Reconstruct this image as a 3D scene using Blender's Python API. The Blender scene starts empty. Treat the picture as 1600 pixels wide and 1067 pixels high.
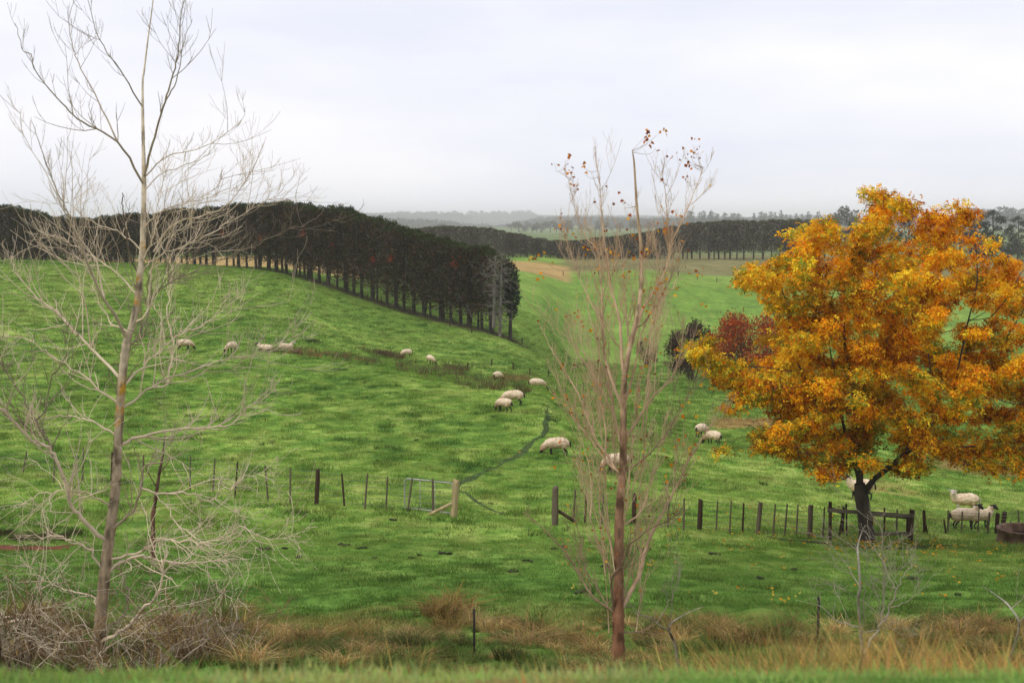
import bpy, bmesh, math, random
import numpy as np
from mathutils import Vector, Matrix, Quaternion

random.seed(7)
RNG = np.random.default_rng(11)
R = math.radians
SC = bpy.context.scene
COL = SC.collection
F = 2222.0                      # focal length in photo pixels (50 mm on 36 mm)
PITCH = math.atan(188.5 / F)
CP, SP = math.cos(PITCH), math.sin(PITCH)

# ------------------------------------------------------------------ camera, sky, sun, exposure
cam_d = bpy.data.cameras.new('camera')
cam = bpy.data.objects.new('camera', cam_d)
COL.objects.link(cam)
cam_d.lens = 50.0
cam_d.sensor_width = 36.0
cam_d.clip_start = 0.1
cam_d.clip_end = 20000
cam.location = (0, 0, 0)
cam.rotation_euler = (math.pi / 2 - PITCH, 0, 0)
cam_d.dof.use_dof = True
cam_d.dof.focus_distance = 38.0
cam_d.dof.aperture_fstop = 2.6
SC.camera = cam

SUN_EL, SUN_AZ = R(52), R(-125)          # azimuth clockwise from +Y: high, behind the camera to the left
W = bpy.data.worlds.new('World')
SC.world = W
W.use_nodes = True
nt = W.node_tree
nt.nodes.clear()
wo = nt.nodes.new('ShaderNodeOutputWorld')
bg = nt.nodes.new('ShaderNodeBackground')
bg.inputs['Strength'].default_value = 0.1
sky = nt.nodes.new('ShaderNodeTexSky')
sky.sky_type = 'NISHITA'
sky.sun_disc = False
sky.sun_elevation = SUN_EL
sky.sun_rotation = SUN_AZ
tc = nt.nodes.new('ShaderNodeTexCoord')
mp = nt.nodes.new('ShaderNodeMapping')
mp.inputs['Scale'].default_value = (1.6, 1.6, 7.5)
mp.inputs['Location'].default_value = (0.35, 0.2, 0.45)
cn = nt.nodes.new('ShaderNodeTexNoise')
cn.inputs['Scale'].default_value = 1.7
cn.inputs['Detail'].default_value = 6.0
cn.inputs['Roughness'].default_value = 0.5
cr = nt.nodes.new('ShaderNodeValToRGB')
cr.color_ramp.elements[0].position = 0.36
cr.color_ramp.elements[0].color = (8.9, 9.15, 10.4, 1)
cr.color_ramp.elements[1].position = 0.62
cr.color_ramp.elements[1].color = (10.8, 10.65, 11.2, 1)
wm = nt.nodes.new('ShaderNodeMix')
wm.data_type = 'RGBA'
wm.inputs['Factor'].default_value = 0.94
L = nt.links.new
L(tc.outputs['Generated'], mp.inputs['Vector'])
L(mp.outputs['Vector'], cn.inputs['Vector'])
L(cn.outputs['Fac'], cr.inputs['Fac'])
L(sky.outputs['Color'], wm.inputs['A'])
L(cr.outputs['Color'], wm.inputs['B'])
L(wm.outputs['Result'], bg.inputs['Color'])
L(bg.outputs['Background'], wo.inputs['Surface'])

sun_d = bpy.data.lights.new('sun', 'SUN')
sun_d.energy = 1.5
sun_d.angle = R(16)
sun_d.color = (1.0, 0.94, 0.82)
sun = bpy.data.objects.new('sun', sun_d)
COL.objects.link(sun)
sdir = Vector((math.sin(SUN_AZ) * math.cos(SUN_EL), math.cos(SUN_AZ) * math.cos(SUN_EL), math.sin(SUN_EL)))
sun.rotation_euler = sdir.to_track_quat('Z', 'Y').to_euler()

SC.view_settings.view_transform = 'Standard'
SC.view_settings.look = 'None'
SC.view_settings.exposure = 0.0
SC.view_settings.gamma = 1.0
SC.view_settings.use_curve_mapping = False
SC.render.engine = 'CYCLES'
SC.cycles.max_bounces = 6
SC.cycles.volume_bounces = 2
SC.cycles.transparent_max_bounces = 4
SC.cycles.use_denoising = True

# ------------------------------------------------------------------ helpers
def tag(o, label=None, cat=None, group=None, kind=None):
    if label: o['label'] = label
    if cat: o['category'] = cat
    if group: o['group'] = group
    if kind: o['kind'] = kind
    return o

def link(o, parent=None):
    COL.objects.link(o)
    if parent is not None: o.parent = parent
    return o

def empty(name, loc=(0, 0, 0), rz=0.0):
    o = bpy.data.objects.new(name, None)
    o.empty_display_size = 0.2
    o.location = loc
    o.rotation_euler = (0, 0, rz)
    return link(o)

class MB:
    """collects polygons of 3 or 4 corners, with a colour per vertex"""
    def __init__(self):
        self.v, self.q, self.t, self.c, self.n = [], [], [], [], 0
    def add(self, v, q=None, t=None, c=None):
        v = np.asarray(v, dtype=np.float64).reshape(-1, 3)
        if q is not None and len(q): self.q.append(np.asarray(q, dtype=np.int64).reshape(-1, 4) + self.n)
        if t is not None and len(t): self.t.append(np.asarray(t, dtype=np.int64).reshape(-1, 3) + self.n)
        self.v.append(v)
        if c is None: c = (1, 1, 1)
        c = np.asarray(c, dtype=np.float64)
        if c.ndim == 1: c = np.repeat(c[None, :3], len(v), 0)
        self.c.append(c[:, :3])
        self.n += len(v)
    def mesh(self, name, mat=None, smooth=False):
        me = bpy.data.meshes.new(name)
        V = np.concatenate(self.v) if self.v else np.zeros((0, 3))
        C = np.concatenate(self.c) if self.c else np.zeros((0, 3))
        Q = np.concatenate(self.q) if self.q else np.zeros((0, 4), int)
        T = np.concatenate(self.t) if self.t else np.zeros((0, 3), int)
        me.vertices.add(len(V))
        me.vertices.foreach_set('co', V.astype(np.float32).ravel())
        nl = len(Q) * 4 + len(T) * 3
        me.loops.add(nl)
        me.loops.foreach_set('vertex_index', np.concatenate([Q.ravel(), T.ravel()]).astype(np.int32))
        me.polygons.add(len(Q) + len(T))
        st = np.concatenate([np.arange(len(Q)) * 4, len(Q) * 4 + np.arange(len(T)) * 3]).astype(np.int32)
        me.polygons.foreach_set('loop_start', st)
        if smooth: me.polygons.foreach_set('use_smooth', np.ones(len(Q) + len(T), bool))
        ca = me.color_attributes.new('col', 'FLOAT_COLOR', 'POINT')
        ca.data.foreach_set('color', np.concatenate([C, np.ones((len(C), 1))], 1).astype(np.float32).ravel())
        me.update(calc_edges=True)
        if mat is not None: me.materials.append(mat)
        return me
    def obj(self, name, mat=None, parent=None, smooth=False):
        return link(bpy.data.objects.new(name, self.mesh(name, mat, smooth)), parent)

def catmull(P, n=4):
    P = np.asarray(P, float)
    if len(P) < 3: 
        t = np.linspace(0, 1, n + 1)[:, None]
        return P[0] * (1 - t) + P[-1] * t
    Q = np.vstack([2 * P[0] - P[1], P, 2 * P[-1] - P[-2]])
    out = []
    for i in range(1, len(Q) - 2):
        p0, p1, p2, p3 = Q[i - 1], Q[i], Q[i + 1], Q[i + 2]
        for k in range(n):
            t = k / n
            out.append(0.5 * (2 * p1 + (p2 - p0) * t + (2 * p0 - 5 * p1 + 4 * p2 - p3) * t * t + (3 * p1 - p0 - 3 * p2 + p3) * t ** 3))
    out.append(P[-1])
    return np.array(out)

def tube(mb, P, rad, n=5, c=None, cap=True):
    P = np.asarray(P, float)
    k = len(P)
    rad = np.broadcast_to(np.asarray(rad, float), (k,))
    T = np.gradient(P, axis=0)
    T /= np.linalg.norm(T, axis=1)[:, None] + 1e-9
    a = np.array([0.0, 0, 1]) if abs(T[0][2]) < 0.9 else np.array([1.0, 0, 0])
    U = np.empty_like(P)
    u = np.cross(T[0], a); u /= np.linalg.norm(u) + 1e-9
    for i in range(k):
        u = u - T[i] * np.dot(u, T[i]); u /= np.linalg.norm(u) + 1e-9
        U[i] = u
    B = np.cross(T, U)
    ang = np.arange(n) * 2 * math.pi / n
    ring = U[:, None, :] * np.cos(ang)[None, :, None] + B[:, None, :] * np.sin(ang)[None, :, None]
    V = (P[:, None, :] + ring * rad[:, None, None]).reshape(-1, 3)
    i = np.arange(k - 1)[:, None] * n
    j = np.arange(n)[None, :]
    jn = (j + 1) % n
    q = np.stack([i + j, i + jn, i + n + jn, i + n + j], -1).reshape(-1, 4)
    t = None
    if cap:
        V = np.vstack([V, P[-1] + T[-1] * rad[-1] * 0.5])
        b = (k - 1) * n
        t = [[b + m, b + (m + 1) % n, k * n] for m in range(n)]
    if c is not None:
        c = np.asarray(c, float)
        if c.ndim == 2:
            if len(c) == k: c = np.repeat(c, n, 0)
            if cap: c = np.vstack([c, c[-1]])
    mb.add(V, q, t, c)

def box(mb, c, s, rot=None, col=None):
    v = np.array([[x, y, z] for x in (-.5, .5) for y in (-.5, .5) for z in (-.5, .5)]) * np.asarray(s)
    if rot is not None: v = v @ np.array(rot).T
    v = v + np.asarray(c)
    mb.add(v, [[0, 1, 3, 2], [4, 6, 7, 5], [0, 4, 5, 1], [2, 3, 7, 6], [0, 2, 6, 4], [1, 5, 7, 3]], c=col)

def rand_frames(n, rng, flat=0.0):
    """n random orthonormal pairs"""
    a = rng.normal(size=(n, 3)); a[:, 2] *= (1 - flat)
    a /= np.linalg.norm(a, axis=1)[:, None]
    b = rng.normal(size=(n, 3))
    b -= a * (a * b).sum(1)[:, None]
    b /= np.linalg.norm(b, axis=1)[:, None]
    return a, b

def quads(mb, P, A, B, la, lb, c):
    """a pointed leaf-like quad at each P: long axis A, short axis B"""
    n = len(P)
    la = np.broadcast_to(la, (n,))[:, None]; lb = np.broadcast_to(lb, (n,))[:, None]
    N = np.cross(A, B)
    V = np.stack([P, P + A * la * .45 + B * lb * .5 + N * lb * .18, P + A * la, P + A * la * .55 - B * lb * .5 + N * lb * .18], 1)
    q = np.arange(n * 4).reshape(n, 4)
    c = np.asarray(c, float)
    if c.ndim == 1: c = np.repeat(c[None], n, 0)
    mb.add(V.reshape(-1, 3), q, None, np.repeat(c, 4, 0))

def hash2(ix, iy, seed):
    h = (ix * 374761393 + iy * 668265263 + seed * 1442695041) & 0xFFFFFFFF
    h = ((h ^ (h >> 13)) * 1274126177) & 0xFFFFFFFF
    return ((h ^ (h >> 16)) & 0xFFFF) / 65535.0

def noise2(x, y, seed=0):
    x = np.asarray(x, float); y = np.asarray(y, float)
    ix, iy = np.floor(x).astype(np.int64), np.floor(y).astype(np.int64)
    fx, fy = x - ix, y - iy
    fx = fx * fx * (3 - 2 * fx); fy = fy * fy * (3 - 2 * fy)
    a, b = hash2(ix, iy, seed), hash2(ix + 1, iy, seed)
    c, d = hash2(ix, iy + 1, seed), hash2(ix + 1, iy + 1, seed)
    return (a * (1 - fx) + b * fx) * (1 - fy) + (c * (1 - fx) + d * fx) * fy

def fbm(x, y, seed=0, o=3):
    s, a, tot = 0, 1, 0
    for i in range(o):
        s = s + a * noise2(x * 2 ** i + 17.3 * i, y * 2 ** i - 9.1 * i, seed + i); tot += a; a *= .5
    return s / tot

def sst(a, b, x):
    t = np.clip((x - a) / (b - a), 0, 1)
    return t * t * (3 - 2 * t)

# ------------------------------------------------------------------ picture -> world
def ray(px, py):
    """direction scaled so that y = 1"""
    a = (np.asarray(px, float) - 800) / F; b = (533.5 - np.asarray(py, float)) / F
    y = b * SP + CP
    return a / y, (b * CP - SP) / y       # x per y, z per y

def at(px, py, Y):
    u, m = ray(px, py)
    return np.array([float(u) * Y, Y, float(m) * Y])

# ------------------------------------------------------------------ terrain: rows of the ground per column of view
NEAR = [(0.5, -1.66), (4.2, -1.68), (5.4, -1.785), (6.3, -2.2), (9, -3.35), (14, -5.05), (20, -6.45)]
TAIL = [(560, 390), (800, 376), (1300, 366), (2700, 358)]
TAB = {
 -500: [(24,1000),(30,948),(38,885),(44,835),(50,800),(58,752),(70,692),(85,632),(100,583),(115,543),(135,505),(160,468),(190,432),(215,412),(230,407),(240,411),(252,430),(280,442),(330,440),(400,408)],
 0:    [(24,1000),(30,948),(38,885),(44,835),(50,800),(58,752),(70,692),(85,632),(100,583),(115,543),(135,505),(160,468),(190,432),(215,412),(230,407),(240,411),(252,430),(280,442),(330,440),(400,408)],
 200:  [(24,1000),(30,950),(38,890),(46,832),(52,790),(57,765),(64,728),(72,690),(85,634),(100,583),(115,547),(135,508),(160,470),(190,435),(212,417),(225,411),(233,414),(245,428),(270,438),(330,434),(400,406)],
 400:  [(24,1000),(30,950),(38,890),(46,835),(51,797),(54,780),(62,735),(72,690),(85,634),(100,583),(114,550),(130,525),(155,488),(180,455),(205,430),(220,421),(235,418),(270,411),(330,405),(400,401)],
 600:  [(24,1005),(30,950),(38,893),(46,838),(51,803),(53,792),(60,748),(70,695),(85,630),(97,590),(104,577),(112,574),(122,571),(135,562),(150,543),(170,513),(190,484),(200,474),(220,456),(260,432),(320,413),(400,403)],
 780:  [(24,1005),(30,950),(38,893),(46,842),(50,815),(54,793),(60,757),(70,695),(80,645),(88,618),(94,605),(102,609),(115,603),(128,592),(140,578),(155,558),(168,541),(180,526),(210,499),(240,472),(280,445),(320,428),(360,415),(390,409),(420,404)],
 840:  [(24,1005),(30,950),(38,893),(46,842),(50,817),(54,793),(60,757),(70,693),(80,645),(88,620),(95,607),(103,612),(118,606),(132,595),(145,586),(165,570),(185,551),(210,524),(240,490),(280,457),(320,437),(350,426),(370,419),(395,410),(420,404)],
 900:  [(24,1005),(30,950),(38,893),(46,840),(49,818),(54,792),(60,758),(68,715),(78,673),(90,645),(105,628),(125,620),(150,606),(175,590),(195,581),(210,580),(230,566),(260,532),(290,492),(320,457),(345,437),(360,429),(375,426),(390,421),(410,412),(430,406),(450,403)],
 1000: [(24,1005),(30,950),(38,893),(47,838),(50,820),(54,800),(60,765),(68,722),(78,690),(90,668),(105,648),(130,622),(160,598),(185,580),(200,573),(215,577),(235,570),(265,530),(295,490),(320,458),(340,436),(355,428),(368,425),(385,418),(408,409),(430,404)],
 1100: [(24,1005),(30,950),(38,893),(46,846),(50,824),(54,802),(60,770),(70,728),(80,703),(90,690),(105,662),(130,630),(160,600),(190,580),(205,573),(225,575),(250,560),(280,520),(310,480),(335,450),(350,440),(362,436),(380,427),(404,413),(430,405)],
 1300: [(24,1005),(30,950),(40,888),(47,848),(50,838),(54,815),(60,785),(68,750),(78,715),(90,688),(105,660),(130,625),(160,598),(200,570),(250,535),(300,490),(350,452),(390,425),(430,404)],
 1600: [(24,1005),(30,950),(40,892),(46,865),(50,852),(53,842),(58,820),(63,806),(68,785),(75,758),(82,738),(92,710),(110,665),(140,615),(180,575),(250,530),(320,480),(400,430),(450,412)],
 2100: [(24,1005),(30,950),(40,892),(46,865),(50,852),(53,842),(58,820),(63,806),(68,785),(75,758),(82,738),(92,710),(110,665),(140,615),(180,575),(250,530),(320,480),(400,430),(450,412)],
}
FAR = {-500: [(5200,350),(6600,343),(9000,346),(10600,347)], 600: [(5200,351),(6600,341),(7600,343),(9000,346),(10600,347)], 780: [(5200,364),(6600,357),(7800,341),(9000,345),(10600,347)],
       840: [(4600,353),(6600,352),(7800,342),(9000,346),(10600,347)], 900: [(4500,350),(5600,349),(7800,343),(9000,346),(10600,347)], 1000: [(5000,352),(6600,347),(7800,343),(9000,346),(10600,347)]}
CPX = np.array(sorted(TAB), float)

def slopes(x, y):
    h = np.diff(x); d = np.diff(y) / h
    m = np.zeros_like(y)
    m[0], m[-1] = d[0], d[-1]
    for i in range(1, len(x) - 1):
        if d[i - 1] * d[i] > 0:
            w1, w2 = 2 * h[i] + h[i - 1], h[i] + 2 * h[i - 1]
            m[i] = (w1 + w2) / (w1 / d[i - 1] + w2 / d[i])
    return m

def herm(x, y, m, q):
    i = np.clip(np.searchsorted(x, q) - 1, 0, len(x) - 2)
    h = x[i + 1] - x[i]; t = np.clip((q - x[i]) / h, 0, 1)
    t2, t3 = t * t, t ** 3
    return (2*t3-3*t2+1)*y[i] + (t3-2*t2+t)*h*m[i] + (-2*t3+3*t2)*y[i+1] + (t3-t2)*h*m[i+1]

CUR = []
for p in CPX:
    kf = min(FAR, key=lambda k: abs(k - p)) if p <= 1000 else 1000
    rows = TAB[int(p)] + TAIL + FAR[kf]
    D = np.array([a for a, _ in NEAR] + [a for a, _ in rows])
    Z = np.array([b for _, b in NEAR] + [float(ray(800, r)[1]) * a for a, r in rows])
    lx = np.log(D)
    CUR.append((lx, Z, slopes(lx, Z)))

def polar(X, Y):
    X = np.asarray(X, float); Y = np.asarray(Y, float)
    h = np.hypot(X, Y)
    az = np.arctan2(X, Y)
    az = np.where(np.abs(az) > math.pi / 2, np.sign(az) * (math.pi - np.abs(az)), az)
    azc = np.clip(az, -R(35), R(35))
    return 800 + 2209 * np.tan(azc), np.maximum(h * np.cos(azc), 0.5)

def ground_z(X, Y):
    px, D = polar(X, Y)
    lq = np.log(D)
    Zc = np.stack([herm(a, b, m, lq) for a, b, m in CUR])
    pxc = np.clip(px, CPX[0], CPX[-1] - 1e-3)
    i = np.clip(np.searchsorted(CPX, pxc) - 1, 0, len(CPX) - 2)
    dx = np.diff(CPX)[:, None]
    d = np.diff(Zc, axis=0) / dx
    m = np.zeros_like(Zc)
    m[1:-1] = np.where(d[:-1] * d[1:] > 0, 2 * d[:-1] * d[1:] / (d[:-1] + d[1:] + 1e-12), 0)
    k = np.arange(Zc.shape[1])
    h = CPX[i + 1] - CPX[i]; t = (pxc - CPX[i]) / h
    t2, t3 = t * t, t ** 3
    z = (2*t3-3*t2+1)*Zc[i, k] + (t3-2*t2+t)*h*m[i, k] + (-2*t3+3*t2)*Zc[i+1, k] + (t3-t2)*h*m[i+1, k]
    X = np.asarray(X, float); Y = np.asarray(Y, float)
    w = sst(14, 26, D)
    w2 = sst(8, 20, D) * (1 - sst(26, 40, D))
    z = z + w * (0.16 * (fbm(X / 1.9, Y / 1.9, 3, 3) - .5) + .22 * (fbm(X / 7, Y / 7, 9, 2) - .5)) + w2 * .5 * (fbm(X / 1.3, Y / 1.3, 5, 2) - .5)
    z = z + (1 - w) * .03 * (fbm(X / .5, Y / .5, 21, 2) - .5)
    z = z + sst(600, 2500, D) * 9 * (fbm(X / 260, Y / 260, 31, 2) - .5)
    return z

def gz(x, y): return float(ground_z(np.array([x]), np.array([y]))[0])

YS = np.concatenate([np.linspace(15, 160, 2400), np.linspace(160, 600, 1500)])
def hit(px, py, ymin=15.0):
    u, m = ray(px, py)
    ys = YS[YS >= ymin]
    g = ground_z(u * ys, ys)
    s = np.nonzero(g >= m * ys)[0]
    k = s[0] if len(s) else len(ys) - 1
    Y = ys[k]
    if k > 0:
        a = g[k-1] - m * ys[k-1]; b = g[k] - m * ys[k]
        if b > a: Y = ys[k-1] + (ys[k] - ys[k-1]) * np.clip(-a / (b - a), 0, 1)
    return np.array([u * Y, Y, gz(u * Y, Y)])

def onground(px, Y):
    x = (px - 800) / 2209.0 * Y
    for _ in range(2):
        m_ = gz(x, Y) / Y
        b_ = (m_ * CP + SP) / (CP - m_ * SP)
        x = (px - 800) / F / (b_ * SP + CP) * Y
    return np.array([x, Y, gz(x, Y)])

# ------------------------------------------------------------------ materials
def new_mat(name):
    m = bpy.data.materials.new(name); m.use_nodes = True
    n = m.node_tree; n.nodes.clear()
    out = n.nodes.new('ShaderNodeOutputMaterial')
    p = n.nodes.new('ShaderNodeBsdfPrincipled')
    n.links.new(p.outputs[0], out.inputs['Surface'])
    return m, n, p, out

def mat_noise(name, c1, c2, rough=.8, scale=6.0, bump=.3, stretch=(1, 1, 1), attr=False, spec=.1, bscale=None, metal=0.0):
    m, n, p, out = new_mat(name)
    tcn = n.nodes.new('ShaderNodeTexCoord'); mp_ = n.nodes.new('ShaderNodeMapping')
    mp_.inputs['Scale'].default_value = stretch
    ns = n.nodes.new('ShaderNodeTexNoise'); ns.inputs['Scale'].default_value = scale; ns.inputs['Detail'].default_value = 6
    rp = n.nodes.new('ShaderNodeValToRGB')
    rp.color_ramp.elements[0].position = .32; rp.color_ramp.elements[1].position = .68
    rp.color_ramp.elements[0].color = (*c1, 1); rp.color_ramp.elements[1].color = (*c2, 1)
    n.links.new(tcn.outputs['Object'], mp_.inputs['Vector'])
    n.links.new(mp_.outputs[0], ns.inputs['Vector'])
    n.links.new(ns.outputs['Fac'], rp.inputs['Fac'])
    src = rp.outputs['Color']
    if attr:
        at_ = n.nodes.new('ShaderNodeAttribute'); at_.attribute_name = 'col'
        mx = n.nodes.new('ShaderNodeMix'); mx.data_type = 'RGBA'; mx.blend_type = 'MULTIPLY'; mx.inputs['Factor'].default_value = 1
        n.links.new(src, mx.inputs['A']); n.links.new(at_.outputs['Color'], mx.inputs['B'])
        src = mx.outputs['Result']
    n.links.new(src, p.inputs['Base Color'])
    p.inputs['Roughness'].default_value = rough
    p.inputs['Specular IOR Level'].default_value = spec
    p.inputs['Metallic'].default_value = metal
    if bump:
        b = n.nodes.new('ShaderNodeBump'); b.inputs['Strength'].default_value = bump; b.inputs['Distance'].default_value = .02
        n2 = n.nodes.new('ShaderNodeTexNoise'); n2.inputs['Scale'].default_value = bscale or scale * 3; n2.inputs['Detail'].default_value = 4
        n.links.new(mp_.outputs[0], n2.inputs['Vector'])
        n.links.new(n2.outputs['Fac'], b.inputs['Height']); n.links.new(b.outputs[0], p.inputs['Normal'])
    return m

def mat_leaf(name, inst=False, trans=.35, rough=.7, rand=0.0, spec=.03):
    m, n, p, out = new_mat(name)
    a = n.nodes.new('ShaderNodeAttribute'); a.attribute_name = 'col'
    src = a.outputs['Color']
    if inst:
        b = n.nodes.new('ShaderNodeAttribute'); b.attribute_name = 'tint'; b.attribute_type = 'INSTANCER'
        mx = n.nodes.new('ShaderNodeMix'); mx.data_type = 'RGBA'; mx.blend_type = 'MULTIPLY'; mx.inputs['Factor'].default_value = 1
        n.links.new(src, mx.inputs['A']); n.links.new(b.outputs['Color'], mx.inputs['B'])
        src = mx.outputs['Result']
    if rand:
        oi = n.nodes.new('ShaderNodeObjectInfo')
        hs = n.nodes.new('ShaderNodeHueSaturation')
        mr = n.nodes.new('ShaderNodeMapRange'); mr.inputs['To Min'].default_value = 1 - rand; mr.inputs['To Max'].default_value = 1 + rand
        n.links.new(oi.outputs['Random'], mr.inputs['Value']); n.links.new(mr.outputs[0], hs.inputs['Value'])
        n.links.new(src, hs.inputs['Color']); src = hs.outputs[0]
    n.links.new(src, p.inputs['Base Color'])
    p.inputs['Roughness'].default_value = rough
    p.inputs['Specular IOR Level'].default_value = spec
    if trans:
        t = n.nodes.new('ShaderNodeBsdfTranslucent'); n.links.new(src, t.inputs['Color'])
        mxs = n.nodes.new('ShaderNodeMixShader'); mxs.inputs[0].default_value = trans
        n.links.new(p.outputs[0], mxs.inputs[1]); n.links.new(t.outputs[0], mxs.inputs[2])
        n.links.new(mxs.outputs[0], out.inputs['Surface'])
    return m

M_WHITE = (1, 1, 1)
M = {}
M['ground'] = None
M['grass'] = mat_leaf('grass_blades', inst=True, trans=.38)
M['grass_dry'] = mat_leaf('dry_grass', inst=True, trans=.3, rough=.75)
M['leaf'] = mat_leaf('autumn_leaf', trans=.25, rough=.6)
M['needle'] = mat_leaf('dark_needles', trans=.08, rough=.75, rand=.18)
M['needle_far'] = mat_leaf('far_needles', trans=.05, rough=.85, rand=.25, spec=.1)
M['bark'] = mat_noise('pale_bark', (.5, .46, .42), (1.05, 1.05, 1.05), scale=11, bump=.7, attr=True, stretch=(1, 1, .35))
M['twig'] = mat_noise('twig_bark', (.8, .78, .75), (1, 1, 1), scale=3, bump=0, attr=True)
M['dark_bark'] = mat_noise('dark_bark', (.035, .028, .022), (.085, .07, .058), scale=5, bump=.6, stretch=(1, 1, .3))
M['belt_bark'] = mat_noise('belt_bark', (.022, .018, .014), (.085, .07, .056), scale=3, bump=.4, stretch=(1, 1, .3))
M['track'] = mat_noise('trodden_turf', (.034, .06, .018), (.075, .118, .032), scale=2.2, bump=.8, rough=.95)
M['dead_wood'] = mat_noise('dead_wood', (.09, .078, .065), (.25, .22, .19), scale=3, bump=.3, stretch=(1, 1, .4))
M['post_wood'] = mat_noise('weathered_post', (.075, .055, .038), (.21, .165, .115), scale=7, bump=.5, stretch=(1, 1, .15))
M['post_dark'] = mat_noise('dark_post', (.03, .018, .012), (.095, .058, .038), scale=7, bump=.5, stretch=(1, 1, .15))
M['post_new'] = mat_noise('treated_post', (.26, .19, .09), (.5, .4, .22), scale=6, bump=.4, stretch=(1, 1, .12))
M['rail'] = mat_noise('rail_wood', (.08, .065, .05), (.2, .165, .12), scale=5, bump=.5, stretch=(.2, 1, 1))
M['wire'] = mat_noise('fence_wire', (.12, .11, .1), (.25, .24, .22), rough=.5, scale=20, bump=0, metal=.6)
M['galv'] = mat_noise('galvanised_steel', (.36, .34, .315), (.50, .475, .44), rough=.5, scale=8, bump=0, metal=.3)
M['steel'] = mat_noise('dark_steel', (.02, .018, .017), (.05, .042, .036), rough=.6, scale=12, bump=.2, metal=.3)
M['concrete'] = mat_noise('stained_concrete', (.09, .052, .034), (.28, .18, .125), scale=3.5, bump=.5, stretch=(1, 1, .6))
M['wool'] = mat_noise('fleece_wool', (.56, .43, .30), (.84, .71, .55), rough=.95, scale=7, bump=1.0, bscale=26, spec=.1, attr=True)
M['dark_skin'] = mat_noise('black_face_skin', (.012, .011, .011), (.04, .034, .03), rough=.7, scale=9, bump=.2)
M['pale_skin'] = mat_noise('pale_face_skin', (.4, .34, .27), (.6, .53, .45), rough=.8, scale=9, bump=.2)
M['red_soil'] = mat_noise('red_soil', (.075, .026, .015), (.20, .065, .032), scale=2.5, bump=.8)
M['soil'] = mat_noise('soil_and_shadow', (.018, .022, .010), (.055, .058, .028), scale=3, bump=.9, rough=.9)
mw, nw, pw, ow = new_mat('trough_water')
pw.inputs['Base Color'].default_value = (.015, .018, .018, 1); pw.inputs['Roughness'].default_value = .04; pw.inputs['IOR'].default_value = 1.33
M['water'] = mw

BELT_PX = [(790,181),(720,185),(650,192),(560,203.5),(450,217),(350,229),(200,241),(60,247),(-120,250)]       # column, distance
BELT_LINE = catmull(np.array([((p_ - 800) / 2209 * d_, d_, 0) for p_, d_ in BELT_PX]), 9)
# colours of the pasture, by place
def pasture(X, Y):
    """base colour of the sward (green, worn, dry, tilled), n x 3"""
    px, D = polar(X, Y)
    n1 = fbm(X / 1.9, Y / 2.4, 41, 3)
    n2 = fbm(X / 16, Y / 22, 43, 3)
    n3 = fbm(X / .7, Y / .75, 47, 2)
    lo = np.array([.060, .150, .028]); mid = np.array([.180, .300, .050]); hi = np.array([.345, .410, .105])
    fd = 1 - .65 * sst(130, 240, D)
    t = np.clip(.52 + fd * .4 * (n1 - .5) + .55 * (n2 - .5) + fd * 1.0 * (n3 - .5), 0, 1)[:, None]
    c = np.where(t < .5, lo + (mid - lo) * t * 2, mid + (hi - mid) * (t - .5) * 2)
    wn = 1 - sst(33, 54, D)                                  # rank, coarser sward near the ditch
    coarse = np.array([.075, .165, .030]) * (.75 + .6 * n3)[:, None]
    c = c + (coarse - c) * (wn * .75)[:, None]
    dry = np.array([.33, .21, .085])
    e = fbm(X / 1.7, Y / 1.7, 53, 2)
    k = sst(.5, .72, e) * (1 - sst(23, 33, D)) * .8
    c = c + (dry - c) * k[:, None]
    brown = np.array([.20, .155, .085]); tan = np.array([.44, .29, .12])
    # cropped field beyond the near rise, and the tan paddock behind the belt
    f1 = sst(372, 380, D + .02 * (px - 1000)) * (1 - sst(470, 520, D)) * sst(860, 900, px)
    c = c + (brown * (.8 + .4 * n2)[:, None] - c) * (f1 * .8)[:, None]
    f2 = sst(338, 348, D + .12 * (px - 840)) * (1 - sst(392, 402, D)) * (1 - sst(880, 900, px))
    c = c + (tan * (.85 + .3 * n1)[:, None] - c) * (f2 * .92)[:, None]
    f3 = sst(232, 245, D) * (1 - sst(560, 575, px)) * (1 - sst(400, 420, D))
    c = c + (tan * (.85 + .3 * n1)[:, None] - c) * (f3 * .92)[:, None]
    f0 = sst(440, 520, D)
    c = c + (np.array([.150, .190, .085]) * (.8 + .4 * n2)[:, None] - c) * (f0 * .9)[:, None]
    # strips of dry grass on the right
    f4 = sst(99, 102, D + 2.5 * (n3 - .5)) * (1 - sst(108, 112, D + 3 * (n1 - .5))) * sst(1105, 1125, px) * (1 - sst(1240, 1320, px))
    c = c + (np.array([.40, .25, .1]) - c) * (f4 * .85)[:, None]
    f5 = sst(78, 82, D + 3 * (n3 - .5)) * (1 - sst(92, 96, D)) * sst(1440, 1490, px)
    c = c + (np.array([.40, .25, .1]) - c) * (f5 * .8)[:, None]
    f6 = np.exp(-((px - 1395) / 45) ** 2 - ((D - 67) / 2.5) ** 2)
    c = c + (np.array([.36, .26, .1]) - c) * (f6 * .7 * sst(.35, .6, n3))[:, None]
    # strip of fallen needles and bare soil under the near belt
    bd_ = np.full(len(px), 99.0)
    for q in BELT_LINE: bd_ = np.minimum(bd_, np.hypot(X - q[0], Y - q[1]))
    k = 1 - sst(1.6, 3.6, bd_ + 1.6 * (n1 - .5))
    c = c + (np.array([.065, .045, .026]) * (.6 + .8 * n3)[:, None] - c) * (k * .9)[:, None]
    return c

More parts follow.
